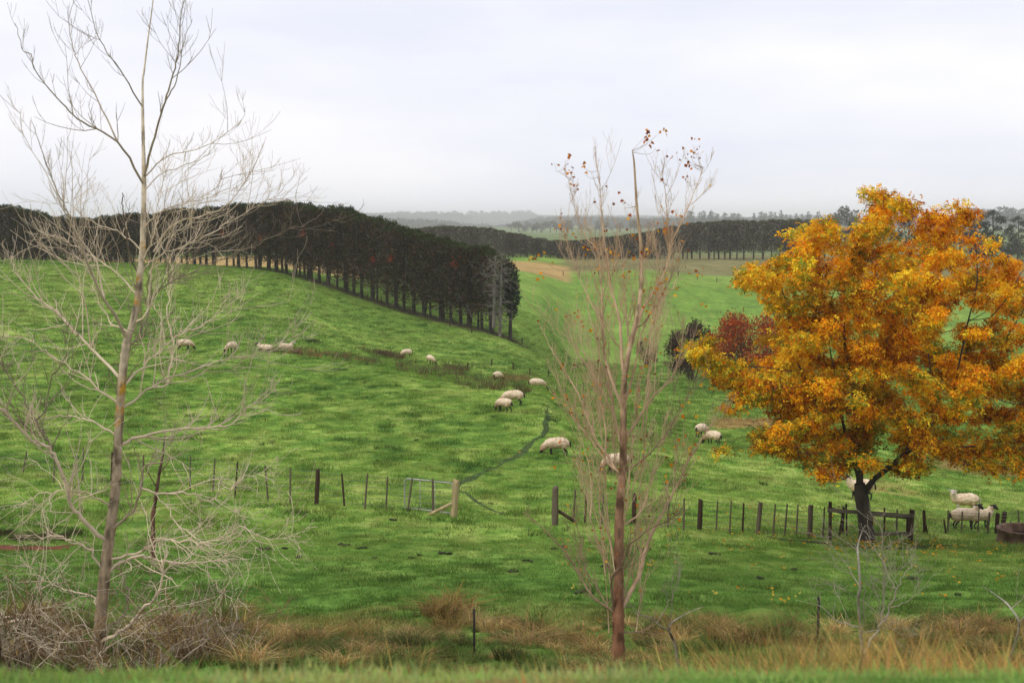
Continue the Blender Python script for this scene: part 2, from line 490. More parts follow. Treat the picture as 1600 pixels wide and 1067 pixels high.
# ------------------------------------------------------------------ ground sheet
az_in = np.linspace(-R(25), R(25), 421)
az_out = np.concatenate([np.linspace(R(25.6), R(40), 16), np.linspace(R(44), R(180), 34)])
AZ = np.concatenate([-az_out[::-1], az_in, az_out])
RR = np.concatenate([np.linspace(.6, 4, 14), np.geomspace(4.2, 15, 52), np.geomspace(15.1, 150, 330), np.geomspace(151, 520, 120), np.geomspace(530, 10500, 86)])
gA, gR = np.meshgrid(AZ, RR)
GX = (gR * np.sin(gA)).ravel(); GY = (gR * np.cos(gA)).ravel()
GZ = ground_z(GX, GY)
na, nr = len(AZ), len(RR)
ii = np.arange(nr - 1)[:, None] * na; jj = np.arange(na - 1)[None, :]
gq = np.stack([ii + jj, ii + jj + 1, ii + na + jj + 1, ii + na + jj], -1).reshape(-1, 4)[:, ::-1]
gb = MB()
gb.add(np.stack([GX, GY, GZ], 1), gq, None, pasture(GX, GY))
gb.add([[0, 0, -1.65]] + [[GX[j], GY[j], GZ[j]] for j in range(na)], None, [[0, j + 2, j + 1] for j in range(na - 1)], pasture(np.zeros(na + 1), np.full(na + 1, 1.0)))

m, n, p, out = new_mat('pasture_soil_and_sward')
a = n.nodes.new('ShaderNodeAttribute'); a.attribute_name = 'col'
g_tc = n.nodes.new('ShaderNodeTexCoord')
mixes = a.outputs['Color']
for sc_, lo_, hi_, fac in ((2.2, .72, 1.2, 1), (.35, .8, 1.18, 1), (.09, .85, 1.12, 1)):
    ns = n.nodes.new('ShaderNodeTexNoise'); ns.inputs['Scale'].default_value = sc_; ns.inputs['Detail'].default_value = 5
    mr = n.nodes.new('ShaderNodeMapRange'); mr.inputs['From Min'].default_value = .3; mr.inputs['From Max'].default_value = .7
    mr.inputs['To Min'].default_value = lo_; mr.inputs['To Max'].default_value = hi_
    mx = n.nodes.new('ShaderNodeMix'); mx.data_type = 'RGBA'; mx.blend_type = 'MULTIPLY'; mx.inputs['Factor'].default_value = fac
    n.links.new(g_tc.outputs['Object'], ns.inputs['Vector']); n.links.new(ns.outputs['Fac'], mr.inputs['Value'])
    n.links.new(mixes, mx.inputs['A']); n.links.new(mr.outputs[0], mx.inputs['B'])
    mixes = mx.outputs['Result']
n.links.new(mixes, p.inputs['Base Color'])
p.inputs['Roughness'].default_value = .95; p.inputs['Specular IOR Level'].default_value = .01
bn = n.nodes.new('ShaderNodeTexNoise'); bn.inputs['Scale'].default_value = 5; bn.inputs['Detail'].default_value = 6
bp = n.nodes.new('ShaderNodeBump'); bp.inputs['Strength'].default_value = .7; bp.inputs['Distance'].default_value = .12
n.links.new(g_tc.outputs['Object'], bn.inputs['Vector']); n.links.new(bn.outputs['Fac'], bp.inputs['Height']); n.links.new(bp.outputs[0], p.inputs['Normal'])
ground = tag(gb.obj('ground', m, smooth=True), 'rolling green sheep pasture with a valley and low hills beyond', kind='structure')

# ------------------------------------------------------------------ scattering with instances (stuff)
def scatter(name, protos, P, rot, scl, tint, label, idx=None):
    pc = bpy.data.collections.new(name + '_kinds')
    for q in protos: pc.objects.link(q)
    me = bpy.data.meshes.new(name)
    k = len(P)
    me.vertices.add(k); me.vertices.foreach_set('co', np.asarray(P, np.float32).ravel())
    def att(nm, ty, arr, fld):
        a_ = me.attributes.new(nm, ty, 'POINT'); a_.data.foreach_set(fld, np.asarray(arr).ravel())
    att('rot', 'FLOAT_VECTOR', np.asarray(rot, np.float32), 'vector')
    att('scl', 'FLOAT_VECTOR', np.asarray(scl, np.float32), 'vector')
    att('tint', 'FLOAT_COLOR', np.concatenate([tint, np.ones((k, 1))], 1).astype(np.float32), 'color')
    if idx is None: idx = RNG.integers(0, len(protos), k)
    att('idx', 'INT', np.asarray(idx, np.int32), 'value')
    o = link(bpy.data.objects.new(name, me))
    ng = bpy.data.node_groups.new(name, 'GeometryNodeTree')
    ng.interface.new_socket('Geometry', in_out='INPUT', socket_type='NodeSocketGeometry')
    ng.interface.new_socket('Geometry', in_out='OUTPUT', socket_type='NodeSocketGeometry')
    gi = ng.nodes.new('NodeGroupInput'); go = ng.nodes.new('NodeGroupOutput')
    ci = ng.nodes.new('GeometryNodeCollectionInfo'); ci.inputs['Collection'].default_value = pc
    ci.inputs['Separate Children'].default_value = True; ci.inputs['Reset Children'].default_value = True
    ip = ng.nodes.new('GeometryNodeInstanceOnPoints'); ip.inputs['Pick Instance'].default_value = True
    def na_(nm, ty):
        q = ng.nodes.new('GeometryNodeInputNamedAttribute'); q.data_type = ty; q.inputs['Name'].default_value = nm
        return q.outputs['Attribute']
    er = ng.nodes.new('FunctionNodeEulerToRotation')
    ng.links.new(na_('rot', 'FLOAT_VECTOR'), er.inputs[0])
    ng.links.new(gi.outputs[0], ip.inputs['Points']); ng.links.new(ci.outputs[0], ip.inputs['Instance'])
    ng.links.new(er.outputs[0], ip.inputs['Rotation']); ng.links.new(na_('scl', 'FLOAT_VECTOR'), ip.inputs['Scale'])
    ng.links.new(na_('idx', 'INT'), ip.inputs['Instance Index'])
    ng.links.new(ip.outputs[0], go.inputs[0])
    md = o.modifiers.new('spread', 'NODES'); md.node_group = ng
    tag(o, label, kind='stuff')
    return o

def blades(mb, n, rad, h, wid, lean, rng, cvar=.25, base=(1, 1, 1), curl=.5, tipdark=1.0):
    """n tapered bent blades within a disc; returns nothing"""
    r = rad * np.sqrt(rng.random(n)); th = rng.random(n) * 2 * math.pi
    x, y = r * np.cos(th), r * np.sin(th)
    hh = h * (.55 + .75 * rng.random(n)); w = wid * (.6 + .8 * rng.random(n))
    d = rng.random(n) * 2 * math.pi
    # blades lean outwards and at random
    lx = np.cos(d) * lean * hh * rng.random(n) + x / (rad + 1e-6) * lean * hh * .6
    ly = np.sin(d) * lean * hh * rng.random(n) + y / (rad + 1e-6) * lean * hh * .6
    f = rng.random(n) * math.pi
    wx, wy = np.cos(f) * w, np.sin(f) * w
    z0 = -.05 * np.ones(n)
    k1, k2 = .45, .8
    def lvl(t, ws):
        b = t ** (1 + curl)
        zz = z0 + hh * (t - .25 * curl * t * t)
        c_ = np.stack([x + lx * b, y + ly * b, zz], 1); o_ = np.stack([wx * ws, wy * ws, np.zeros(n)], 1)
        return c_ - o_, c_ + o_
    a0, b0 = lvl(0.0, .5); a1, b1 = lvl(.55, .4); t2, _ = lvl(1.0, 0)
    V = np.stack([a0, b0, a1, b1, t2], 1).reshape(-1, 3)
    i = np.arange(n)[:, None] * 5
    q = i + np.array([[0, 1, 3, 2]]); t = i + np.array([[2, 3, 4]])
    c = np.asarray(base)[None] * (1 + cvar * (rng.random((n, 1)) * 2 - 1)) * (1 + .12 * rng.normal(size=(n, 3)))
    mb.add(V, q, t, np.repeat(np.clip(c, .02, 1.6), 5, 0))

def proto(name, mb, mat):
    return bpy.data.objects.new(name, mb.mesh(name, mat))

def patch_protos(name, k, n, rad, h, wid, lean, mat, **kw):
    out_ = []
    for i in range(k):
        b = MB(); blades(b, n, rad, h, wid, lean, np.random.default_rng(100 + i + n), **kw)
        out_.append(proto(name, b, mat))
    return out_

def field_points(y0, y1, dens, pxlo=-60, pxhi=1660):
    """random ground points in the wedge of view, dens per square metre"""
    u0, u1 = (pxlo - 800) / 2209, (pxhi - 800) / 2209
    k = int(dens * (u1 - u0) * .5 * (y1 ** 2 - y0 ** 2))
    Y = np.sqrt(y0 ** 2 + RNG.random(k) * (y1 ** 2 - y0 ** 2)); X = Y * (u0 + (u1 - u0) * RNG.random(k))
    return X, Y

def xyz(X, Y, dz=0.0): return np.stack([X, Y, ground_z(X, Y) + dz], 1)

def upright(k, tilt=.12):
    return np.stack([RNG.normal(size=k) * tilt, RNG.normal(size=k) * tilt, RNG.random(k) * 6.283], 1)

TRACK_PX = [(790,806),(765,795),(740,783),(722,768),(718,754),(738,744),(760,735),(785,724),(812,710),(832,694),(848,678),(855,660),(853,645),(858,632)]
TRACK = np.array([hit(a, b) for a, b in TRACK_PX])
TRK = catmull(TRACK, 14)
def track_dist(X, Y):
    d = np.full(len(X), 9.0)
    for q in TRK: d = np.minimum(d, np.hypot(X - q[0], Y - q[1]))
    return d

# lawn on the crest right in front of the camera
near_p = patch_protos('lawn_tuft', 5, 60, .16, .045, .006, .7, M['grass'])
X, Y = field_points(3.6, 7.2, 260, -150, 1750)
c = pasture(X, Y) * 0 + np.array([.30, .42, .11])
c = c * (.65 + .75 * fbm(X * 2.2, Y * 2.2, 61, 2))[:, None]
y_ = sst(.45, .7, fbm(X * 1.1, Y * 2, 63, 2))[:, None] * .6
c = c + (np.array([.55, .52, .22]) - c) * y_
o_ = RNG.random(len(X)) < .02
c[o_] = np.array([.5, .26, .1])
s = .75 + .7 * RNG.random(len(X)) + 1.5 * sst(.52, .85, fbm(X / .35, Y / .35, 65, 2)) * (Y > 5.0)
scatter('lawn_grass', near_p, xyz(X, Y), upright(len(X)), np.stack([s ** .5, s ** .5, s], 1), c, 'short green grass on the bank just in front of the camera')

# pasture grass in three bands of distance
def grass_band(name, protos, y0, y1, dens, smin, smax, label, hvar=1.0):
    X, Y = field_points(y0, y1, dens)
    td_ = track_dist(X, Y) if y0 < 100 else np.full(len(X), 9.0)
    keep = td_ > -1; X, Y, td_ = X[keep], Y[keep], td_[keep]
    c = pasture(X, Y) * (.8 + .4 * RNG.random(len(X)))[:, None]
    worn = 1 - sst(.1, .6, td_)
    c = c + (np.array([.036, .066, .02]) - c) * (worn * .92)[:, None]
    tall = sst(.54, .72, fbm(X / .95, Y / 1.1, 71, 3))
    c = c * (1 - .3 * tall)[:, None]
    s = smin + (smax - smin) * RNG.random(len(X))
    hz_ = s * (.6 + hvar * tall) * (1 - .6 * worn)
    scatter(name, protos, xyz(X, Y), upright(len(X), .1), np.stack([s, s, hz_], 1), c, label)

g1 = patch_protos('near_sward', 6, 50, .24, .11, .011, .8, M['grass'])
g2 = patch_protos('mid_sward', 6, 44, .36, .13, .02, .9, M['grass'])
g3 = patch_protos('far_sward', 5, 40, .6, .13, .04, .9, M['grass'])
grass_band('meadow_grass', g1, 18, 46, 17, .8, 1.35, 'coarse pasture grass between the ditch and the fence', .8)
grass_band('meadow_grass', g2, 46, 105, 6.5, .8, 1.4, 'grazed pasture grass around the fence and the sheep', 1.2)
grass_band('meadow_grass', g3, 105, 235, 2.6, .8, 1.5, 'pasture grass on the far slopes of the valley', 1.0)

# rank tussocks along the ditch
def tussock(i, n=280, h=.42, rad=.19, wid=.010, lean=1.25, base=(1, 1, 1), curl=1.7):
    b = MB(); blades(b, n, rad, h, wid, lean, np.random.default_rng(300 + i), cvar=.45, base=base, curl=curl)
    return proto('tussock', b, M['grass_dry'])
tus = [tussock(i) for i in range(5)]
pts, col_, sc_ = [], [], []
def add_tuss(px, py, Y=None, s=1.0, c=(.24, .15, .055)):
    q = hit(px, py) if Y is None else onground(px, Y)
    pts.append(q); col_.append(c); sc_.append(s)
TUS_BROWN, TUS_TAN, TUS_GRN = (.29, .20, .07), (.50, .36, .15), (.13, .175, .045)
for px, py, s in ((690,960,1.5),(715,955,1.4),(735,975,1.1),(700,985,1.2),(770,985,1.0),(790,975,.9),(835,1000,1.3),(815,1010,1.1),(850,1012,1.0),(660,1000,1.0),(905,1008,1.1),(925,1010,.9),
                  (560,1000,1.0),(585,1008,1.0),(520,998,.9),(480,1005,1.0),(440,1010,1.1),(345,975,1.3),(365,985,1.3),(380,960,1.0),(330,990,1.2),(410,990,.9),(1085,990,1.3),(1110,985,1.2),(1060,1000,1.1),(1130,1000,1.2),
                  (1180,1005,1.2),(1215,1000,1.2),(1245,992,1.2),(1150,1008,1.1),(1010,1000,1.0),(1475,1000,1.2),(1500,995,1.3),(1530,990,1.3),(1560,995,1.2),(1590,1000,1.2),(1440,1005,1.1),(300,1000,1.0),(260,1005,1.0),(220,1000,1),(60,960,1.2),(30,970,1.2),(90,985,1.2)):
    r_ = random.random()
    add_tuss(px, py, None, s * 1.15, TUS_BROWN if r_ < .5 else (TUS_TAN if r_ < .75 else TUS_GRN))
for px in range(-40, 130, 9): add_tuss(px + random.uniform(-4, 4), 842 + random.uniform(-9, 4), None, .75, (.07, .065, .028))
X, Y = field_points(18.5, 26.5, 6.5)
for x, y in zip(X, Y):
    px = 800 + 2209 * x / y
    d = fbm(np.array([x / 1.6]), np.array([y / 1.2]), 81, 2)[0]
    if d < .43 and random.random() < .8: continue
    r_ = random.random()
    pts.append(np.array([x, y, gz(x, y)])); sc_.append(.35 + .75 * random.random() ** 2)
    col_.append(TUS_BROWN if r_ < .2 else (TUS_TAN if r_ < .42 else (TUS_GRN if r_ < .75 else (.085, .10, .03))))
pts = np.array(pts); col_ = np.array(col_); sc_ = np.array(sc_)
scatter('tussock_grass', tus, pts, upright(len(pts), .12), np.stack([sc_, sc_, sc_ * .95], 1), col_ * (.75 + .5 * RNG.random((len(col_), 1))), 'brown and tan tussocks of rank grass along the ditch')

# tall dry grass just beyond the bank, out of focus
td = [tussock(20 + i, 130, .85, .24, .007, .5, curl=.35) for i in range(4)]
X, Y = field_points(6.8, 11, 17, 150, 1700)
px = 800 + 2209 * X / Y
den = np.where(px > 1190, .5, np.where(px > 1050, .10, np.where(px < 420, .10, .015))) * (.4 + 1.1 * sst(.4, .65, fbm(X / .7, Y, 85, 2)))
keep = RNG.random(len(X)) < den
X, Y, px = X[keep], Y[keep], px[keep]
tops = np.where(px > 1150, 996 + 36 * RNG.random(len(X)) ** .6, 1014 + 20 * RNG.random(len(X)))
tops = np.where((px > 1350) & (px < 1460), tops - 18, tops)
Z = ground_z(X, Y)
hgt = np.clip(ray(800, tops)[1] * Y - Z, .25, 1.5)
ct = np.array([.60, .37, .12]) * (.6 + .6 * RNG.random((len(X), 1)))
g_ = RNG.random(len(X)) < .3
ct[g_] = np.array([.2, .2, .06])
scatter('dry_tall_grass', td, np.stack([X, Y, Z], 1), upright(len(X), .08), np.stack([.9 + .5 * RNG.random(len(X)), .9 + .5 * RNG.random(len(X)), hgt / .9], 1), ct, 'tall straw coloured grass standing just beyond the bank')

# brown rushes in the gully
rush_b = []
for i in range(4):
    b = MB(); blades(b, 34, .3, .6, .022, .35, np.random.default_rng(400 + i), cvar=.5, curl=.2)
    rush_b.append(proto('rush', b, M['grass_dry']))
rp_, rc_, rs_ = [], [], []
def band(pl, w, k, cs, smin, smax):
    P = catmull(np.array([(a, b_, 0) for a, b_ in pl]), 10)
    for _ in range(k):
        q = P[random.randrange(len(P))]
        h_ = hit(q[0] + random.gauss(0, 8), q[1] + random.gauss(0, w), 60)
        rp_.append(h_); rc_.append(random.choice(cs)); rs_.append(random.uniform(smin, smax))
RB, RG, RO = (.15, .085, .05), (.12, .16, .05), (.30, .18, .08)
band([(440,549),(493,555),(547,562),(581,567)], 2.5, 100, (RB, RB, RG, RO), .45, 1.0)
band([(576,550),(605,556),(623,560)], 1.8, 50, (RB, RB, RG), .6, 1.2)
band([(622,571),(655,578),(686,585),(720,592),(750,599),(785,606),(820,610)], 4, 125, (RB, RB, RG, RG), .45, 1.05)
band([(690,575),(730,582)], 4, 50, (RG, RB), .5, .9)
band([(775,590),(800,592),(825,590)], 3.0, 80, (RO, RO, RG), .4, .8)
band([(480,535),(500,536)], 1.2, 14, ((.03, .05, .02),), .5, .8)
band([(855,575),(900,572),(930,570)], 2.5, 50, (RO, RB, RG), .5, .9)
band([(1030,568),(1100,566),(1180,568)], 4, 90, (RB, RG), .6, 1.2)
Xd, Yd = field_points(44, 150, .016)
for x, y in zip(Xd, Yd):
    for _ in range(random.choice((1, 1, 2, 3))):
        xx, yy = x + random.gauss(0, .35), y + random.gauss(0, .35)
        rp_.append(np.array([xx, yy, gz(xx, yy)])); rc_.append(random.choice(((.04, .075, .02), (.05, .085, .025), (.09, .10, .035)))); rs_.append(random.uniform(.18, .42))
rp_, rc_, rs_ = np.array(rp_), np.array(rc_), np.array(rs_)
scatter('rushes', rush_b, rp_, upright(len(rp_), .1), np.stack([rs_ * 1.4, rs_ * 1.4, rs_], 1), rc_ * (.7 + .6 * RNG.random((len(rc_), 1))), 'brown rushes and docks growing along the gully')

# ------------------------------------------------------------------ sheep track, earth bank, clods, needle litter
def ribbon(name, P, wfun, mat, lift, label, cols=6, kind='structure'):
    P = np.asarray(P); b = MB()
    T = np.gradient(P[:, :2], axis=0); T /= np.linalg.norm(T, axis=1)[:, None]
    N = np.stack([-T[:, 1], T[:, 0]], 1)
    rows = []
    for i in range(len(P)):
        w = wfun(i / (len(P) - 1))
        for k in range(cols):
            s_ = k / (cols - 1) - .5
            jit = .25 * w * (noise2(np.array([i * .7]), np.array([k * 3.1]), 91)[0] - .5)
            xy = P[i, :2] + N[i] * (s_ * w + jit + .3 * (noise2(np.array([i * .13]), np.array([0.0]), 93)[0] - .5))
            rows.append((xy[0], xy[1], lift * (1 - (2 * s_) ** 4 * 1.6)))
    rows = np.array(rows)
    V = np.stack([rows[:, 0], rows[:, 1], ground_z(rows[:, 0], rows[:, 1]) + rows[:, 2]], 1)
    i = np.arange(len(P) - 1)[:, None] * cols; j = np.arange(cols - 1)[None]
    q = np.stack([i + j, i + j + 1, i + cols + j + 1, i + cols + j], -1).reshape(-1, 4)
    b.add(V, q)
    return tag(b.obj(name, mat, smooth=True), label, kind=kind)
ribbon('sheep_track', catmull(TRACK, 14), lambda t: (.42 + .16 * math.sin(t * 23)) * min(1, t * 6 + .1, (1 - t) * 5 + .02) * (.65 + .35 * sst(.1, .45, t)), M['track'], .01, 'dark sheep track trodden through the grass from the gateway up the slope')

def lump(mb, c, r, seed, n=10, m_=7, rough=.3, col=None):
    th = np.linspace(0, 2 * math.pi, n, endpoint=False); ph = np.linspace(.05, math.pi - .05, m_)
    A, B = np.meshgrid(th, ph)
    k = 1 + rough * (noise2(A * 1.7 * np.sin(B) + seed, B * 2.3 + seed * 3, seed) - .5) * 2
    V = np.stack([np.cos(A) * np.sin(B) * k * r[0], np.sin(A) * np.sin(B) * k * r[1], np.cos(B) * k * r[2]], -1).reshape(-1, 3) + np.asarray(c)
    i = np.arange(m_ - 1)[:, None] * n; j = np.arange(n)[None]; jn = (j + 1) % n
    q = np.stack([i + j, i + n + j, i + n + jn, i + jn], -1).reshape(-1, 4)
    mb.add(V, q, None, col)

ribbon('earth_shadow_strip', catmull(np.array([hit(a_, b_) for a_, b_ in ((1200,839),(1255,846),(1320,852),(1380,857),(1440,857),(1490,852))]), 12), lambda t: .25 + .75 * math.sin(math.pi * t) * (.7 + .3 * math.sin(t * 33)), M['soil'], .05, 'strip of bare earth and painted ditch shadow along the fence under the orange tree')  # dark colour paints the ditch shadow together with the bare soil lip
ribbon('earth_bank', catmull(np.array([hit(a_, b_) for a_, b_ in ((-60,856),(-20,854),(20,857),(55,855),(90,856),(118,853))]), 10), lambda t: 1.1 * (.55 + .45 * abs(math.sin(t * 13))) * min(1, (1 - t) * 4 + .1), M['red_soil'], .05, 'bare red earth bank cut into the grass beside the pale tree')
b = MB()
for px, py in ((614,812),(566,857),(541,852),(640,872),(655,868),(583,873),(690,865),(703,866),(825,877),(797,894),(870,858),(945,886),(908,927),(420,860),(445,858),(470,872),(1120,868),(1190,905),(1010,860),(1240,890),(1430,905),(1500,930),(650,688),(590,720)):
    q = hit(px, py); s_ = random.uniform(.05, .11)
    for _ in range(3):
        lump(b, q + np.array([random.gauss(0, s_), random.gauss(0, s_), .03]), (s_, s_, s_ * .45), random.randrange(999), 8, 5, .5)
tag(b.obj('dirt_clods', M['soil'], smooth=True), 'dark clods of soil and dung lying in the paddock grass', kind='stuff')

# ------------------------------------------------------------------ near shelterbelt of tall trimmed pines
BELT_PX = [(790,181),(720,185),(650,192),(560,203.5),(450,217),(350,229),(200,241),(60,247),(-120,250)]       # column, distance
BELT_TOP = np.array([(-150,312),(0,316),(35,325),(70,336),(110,341),(160,339),(210,335),(300,329),(380,322),(440,318),(520,323),(580,340),(650,365),(720,382),(780,396),(800,404)], float)
bp_ = catmull(np.array([((p - 800) / 2209 * d, d, 0) for p, d in BELT_PX]), 12)

def belt_tree(seed, top_col, body_cols, nleaf=4600, w=2.3, dep=3.6, nd=85, fs=1.0, zlow=2.0):
    """unit tree 1 tall (z scaled later to metres): returns trunk, crown, top, dead branches meshes at 10.5 m"""
    rng = np.random.default_rng(seed)
    H = 10.5
    tb = MB()
    lx = rng.normal() * .12
    P = np.array([[0, 0, -.4], [lx * .2, rng.normal() * .05, 2], [lx * .6, rng.normal() * .08, 5], [lx, 0, 9.4]])
    tube(tb, catmull(P, 3), np.linspace(.24, .08, 10) * (.7 + .75 * rng.random()), 7)
    if rng.random() < .4:
        P2 = np.array([[.1, .1, 0], [.35, .2, 2.2], [.5, .1, 5]]); tube(tb, catmull(P2, 3), np.linspace(.14, .07, 7), 6)
    cb = MB()
    n_ = nleaf
    x = (rng.random(n_) - .5) * w * 1.15
    z = zlow + (H - zlow - .15) * rng.random(n_) ** .92
    low = sst(zlow - .4, zlow + 2.2, z)
    keep = rng.random(n_) < (.22 + .78 * low)
    face = rng.random(n_)
    y = np.where(face < .42, -dep / 2, np.where(face < .66, dep / 2, 0)) + np.where(face < .66, rng.normal(size=n_) * .28, (rng.random(n_) - .5) * dep)
    bulge = .45 * (noise2(x * .9 + seed * 3.3, z * .7, seed) - .5) * 2
    y = y + np.sign(y) * bulge
    rt = np.clip((z - (H - 1.1)) / 1.1, 0, 1); y = y * (1 - .45 * rt ** 2); x = x * (1 - .3 * rt ** 2); z = z - .55 * rt * (x / (w * .5)) ** 2
    P = np.stack([x, y, z], 1)[keep]
    A, B = rand_frames(len(P), rng, .35)
    A[:, 1] += np.sign(P[:, 1]) * .7; A /= np.linalg.norm(A, axis=1)[:, None]
    B -= A * (A * B).sum(1)[:, None]; B /= np.linalg.norm(B, axis=1)[:, None]
    ci = rng.integers(0, len(body_cols), len(P))
    c = np.array(body_cols)[ci] * (.6 + .8 * rng.random((len(P), 1)))
    quads(cb, P, A, B, fs * (.16 + .26 * rng.random(len(P))), fs * (.07 + .10 * rng.random(len(P))), c)
    # sprays of foliage along drooping boughs break the flat faces
    for k in range(26):
        zz = 2.4 + 7.4 * rng.random(); sy = -1 if rng.random() < .62 else 1
        x0 = (rng.random() - .5) * w
        m_ = 22
        t = rng.random(m_)
        Q = np.stack([x0 + rng.normal(size=m_) * .1 + (rng.random() - .5) * .6 * t, sy * (dep * .25 + t * (dep * .34)), zz + .25 * t - .45 * t * t + rng.normal(size=m_) * .07], 1)
        A, B = rand_frames(m_, rng, .5)
        quads(cb, Q, A, B, fs * (.2 + .2 * rng.random(m_)), fs * (.07 + .08 * rng.random(m_)), np.array(body_cols)[rng.integers(0, len(body_cols), m_)] * (.7 + .6 * rng.random((m_, 1))))
    tp = MB()
    m_ = 420
    P = np.stack([(rng.random(m_) - .5) * w * 1.1, (rng.random(m_) - .5) * dep * .85, H - .35 + .35 * rng.random(m_)], 1)
    P[:, 2] += .7 * (noise2(P[:, 0] * 1.3 + seed, P[:, 1] * 1.3, seed + 5) - .5) - .6 * (P[:, 0] / (w * .5)) ** 2 - .3 * (P[:, 1] / (dep * .5)) ** 2
    A, B = rand_frames(m_, rng); A[:, 2] = np.abs(A[:, 2]) + .3; A /= np.linalg.norm(A, axis=1)[:, None]
    B -= A * (A * B).sum(1)[:, None]; B /= np.linalg.norm(B, axis=1)[:, None]
    quads(tp, P, A, B, fs * (.25 + .25 * rng.random(m_)), fs * (.08 + .1 * rng.random(m_)), np.array(top_col) * (.55 + .9 * rng.random((m_, 1))))
    db = MB()
    for k in range(nd):
        zz = 1.6 + 8.2 * rng.random() ** .9; sy = -1 if rng.random() < .7 else 1
        x0 = (rng.random() - .5) * w
        l = .5 + 1.2 * rng.random()
        ang = rng.normal() * .9
        y0 = sy * dep * (.30 + .16 * rng.random())
        p0 = np.array([x0, y0, zz]); d_ = np.array([math.sin(ang) * l, sy * .45 * l, (.5 * rng.normal()) * l])
        tube(db, np.array([p0, p0 + d_ * .5 + np.array([0, 0, .12 * rng.normal()]), p0 + d_]), [.045, .036, .018], 3, cap=False)
    for k in range(12):                     # bare lower boughs
        zz = 1.3 + 1.6 * rng.random(); a_ = rng.random() * 6.28; l = .7 + 1.0 * rng.random()
        tube(db, np.array([[0, 0, zz], [math.cos(a_) * l * .6, math.sin(a_) * l * .6, zz + .1], [math.cos(a_) * l, math.sin(a_) * l, zz - .1 * rng.random()]]), [.04, .03, .01], 3, cap=False)
    return tb, cb, tp, db

BODY = [(.024, .017, .011), (.042, .028, .018), (.014, .018, .009), (.066, .044, .029), (.044, .022, .014), (.016, .022, .010), (.10, .072, .048), (.11, .045, .022), (.05, .052, .02)]
variants = []
for i in range(6):
    tb, cb, tp, db = belt_tree(50 + i, (.04, .056, .017), BODY, zlow=(1.4, 2.3, 1.8, 2.7, 1.2, 2.0)[i])
    rb = MB()
    rng = np.random.default_rng(80 + i)
    m_ = 46
    cx_, cz_ = rng.normal() * .5, 5 + 3.6 * rng.random()
    P = np.stack([cx_ + rng.normal(size=m_) * .35, np.full(m_, -2.1) - .25 * rng.random(m_), cz_ + rng.normal(size=m_) * .3], 1)
    A, B = rand_frames(m_, rng)
    quads(rb, P, A, B, .3, .13, np.array([.30, .055, .02]) * (.6 + .7 * rng.random((m_, 1))))
    variants.append((tb.mesh('trunk', M['belt_bark'], True), cb.mesh('crown', M['needle']), tp.mesh('top_growth', M['needle']), db.mesh('dead_branches', M['dead_wood']), rb.mesh('rusty_foliage', M['needle'])))

def place_along(P, step):
    seg = np.r_[0, np.cumsum(np.hypot(*np.diff(P[:, :2], axis=0).T))]
    s_ = np.cumsum(step * (.6 + .8 * np.random.default_rng(int(step * 100)).random(int(seg[-1] / step * 1.3)))); s_ = s_[s_ < seg[-1]]
    return np.interp(s_, seg, P[:, 0]), np.interp(s_, seg, P[:, 1])

bx_, by_ = place_along(bp_, 1.75)
rusty = {4, 11, 13, 19, 23, 30, 37}
for k, (x, y) in enumerate(zip(bx_, by_)):
    x += random.gauss(0, .3); y += random.gauss(0, .35)
    z = gz(x, y); px = 800 + 2209 * x / y
    top = float(np.interp(px, BELT_TOP[:, 0], BELT_TOP[:, 1])) + random.uniform(-4, 4)
    zt = float(ray(800, top)[1]) * y
    s = (zt - z) / 10.5
    tr, crn, tg, dd, ry = variants[k % 6]
    j = min(max(k, 1), len(bx_) - 2)
    ang = math.atan2(by_[j + 1] - by_[j - 1], bx_[j + 1] - bx_[j - 1])
    r_ = empty('pine_tree', (x, y, z), ang + math.pi + random.gauss(0, .06))
    r_.scale = ((1 if k % 2 else -1) * random.uniform(.9, 1.2), random.uniform(.88, 1.12), s)
    tag(r_, 'dark pine with a rusty brown clump in the belt down the left hill' if k in rusty else 'dark pine next to the dead grey pine at the lower end of the belt' if k == 0 else 'dark flat topped pine with bare trunk in the belt down the left hill', 'tree', 'pines of the near shelterbelt')
    for me, nm in ((tr, 'trunk'), (crn, 'crown'), (tg, 'top_growth'), (dd, 'dead_branches')) + (((ry, 'rusty_foliage'),) if k in rusty else ()):
        link(bpy.data.objects.new(nm, me), r_)

# rounded evergreen end of the belt and the dead grey pine beside it
def blob_crown(mb, blobs, n, size, cols, rng, out=.6, asp=.45, shell=.55):
    tot = sum(b_[3] * b_[4] for b_ in blobs)
    for (cx, cy, cz, rx, rz, *ry) in blobs:
        ry = ry[0] if ry else rx
        m_ = max(6, int(n * rx * rz / tot))
        d = rng.normal(size=(m_, 3)); d /= np.linalg.norm(d, axis=1)[:, None]
        rr = (shell + (1 - shell) * rng.random((m_, 1))) * (.85 + .3 * rng.random((m_, 1)))
        P = np.array([cx, cy, cz]) + d * rr * np.array([rx, ry, rz])
        A, B = rand_frames(m_, rng)
        A = A + d * out; A /= np.linalg.norm(A, axis=1)[:, None]
        B -= A * (A * B).sum(1)[:, None]; B /= np.linalg.norm(B, axis=1)[:, None]
        c = np.array(cols)[rng.integers(0, len(cols), m_)] * (.6 + .8 * rng.random((m_, 1)))
        quads(mb, P, A, B, size * (.7 + .7 * rng.random(m_)), size * asp * (.7 + .7 * rng.random(m_)), c)

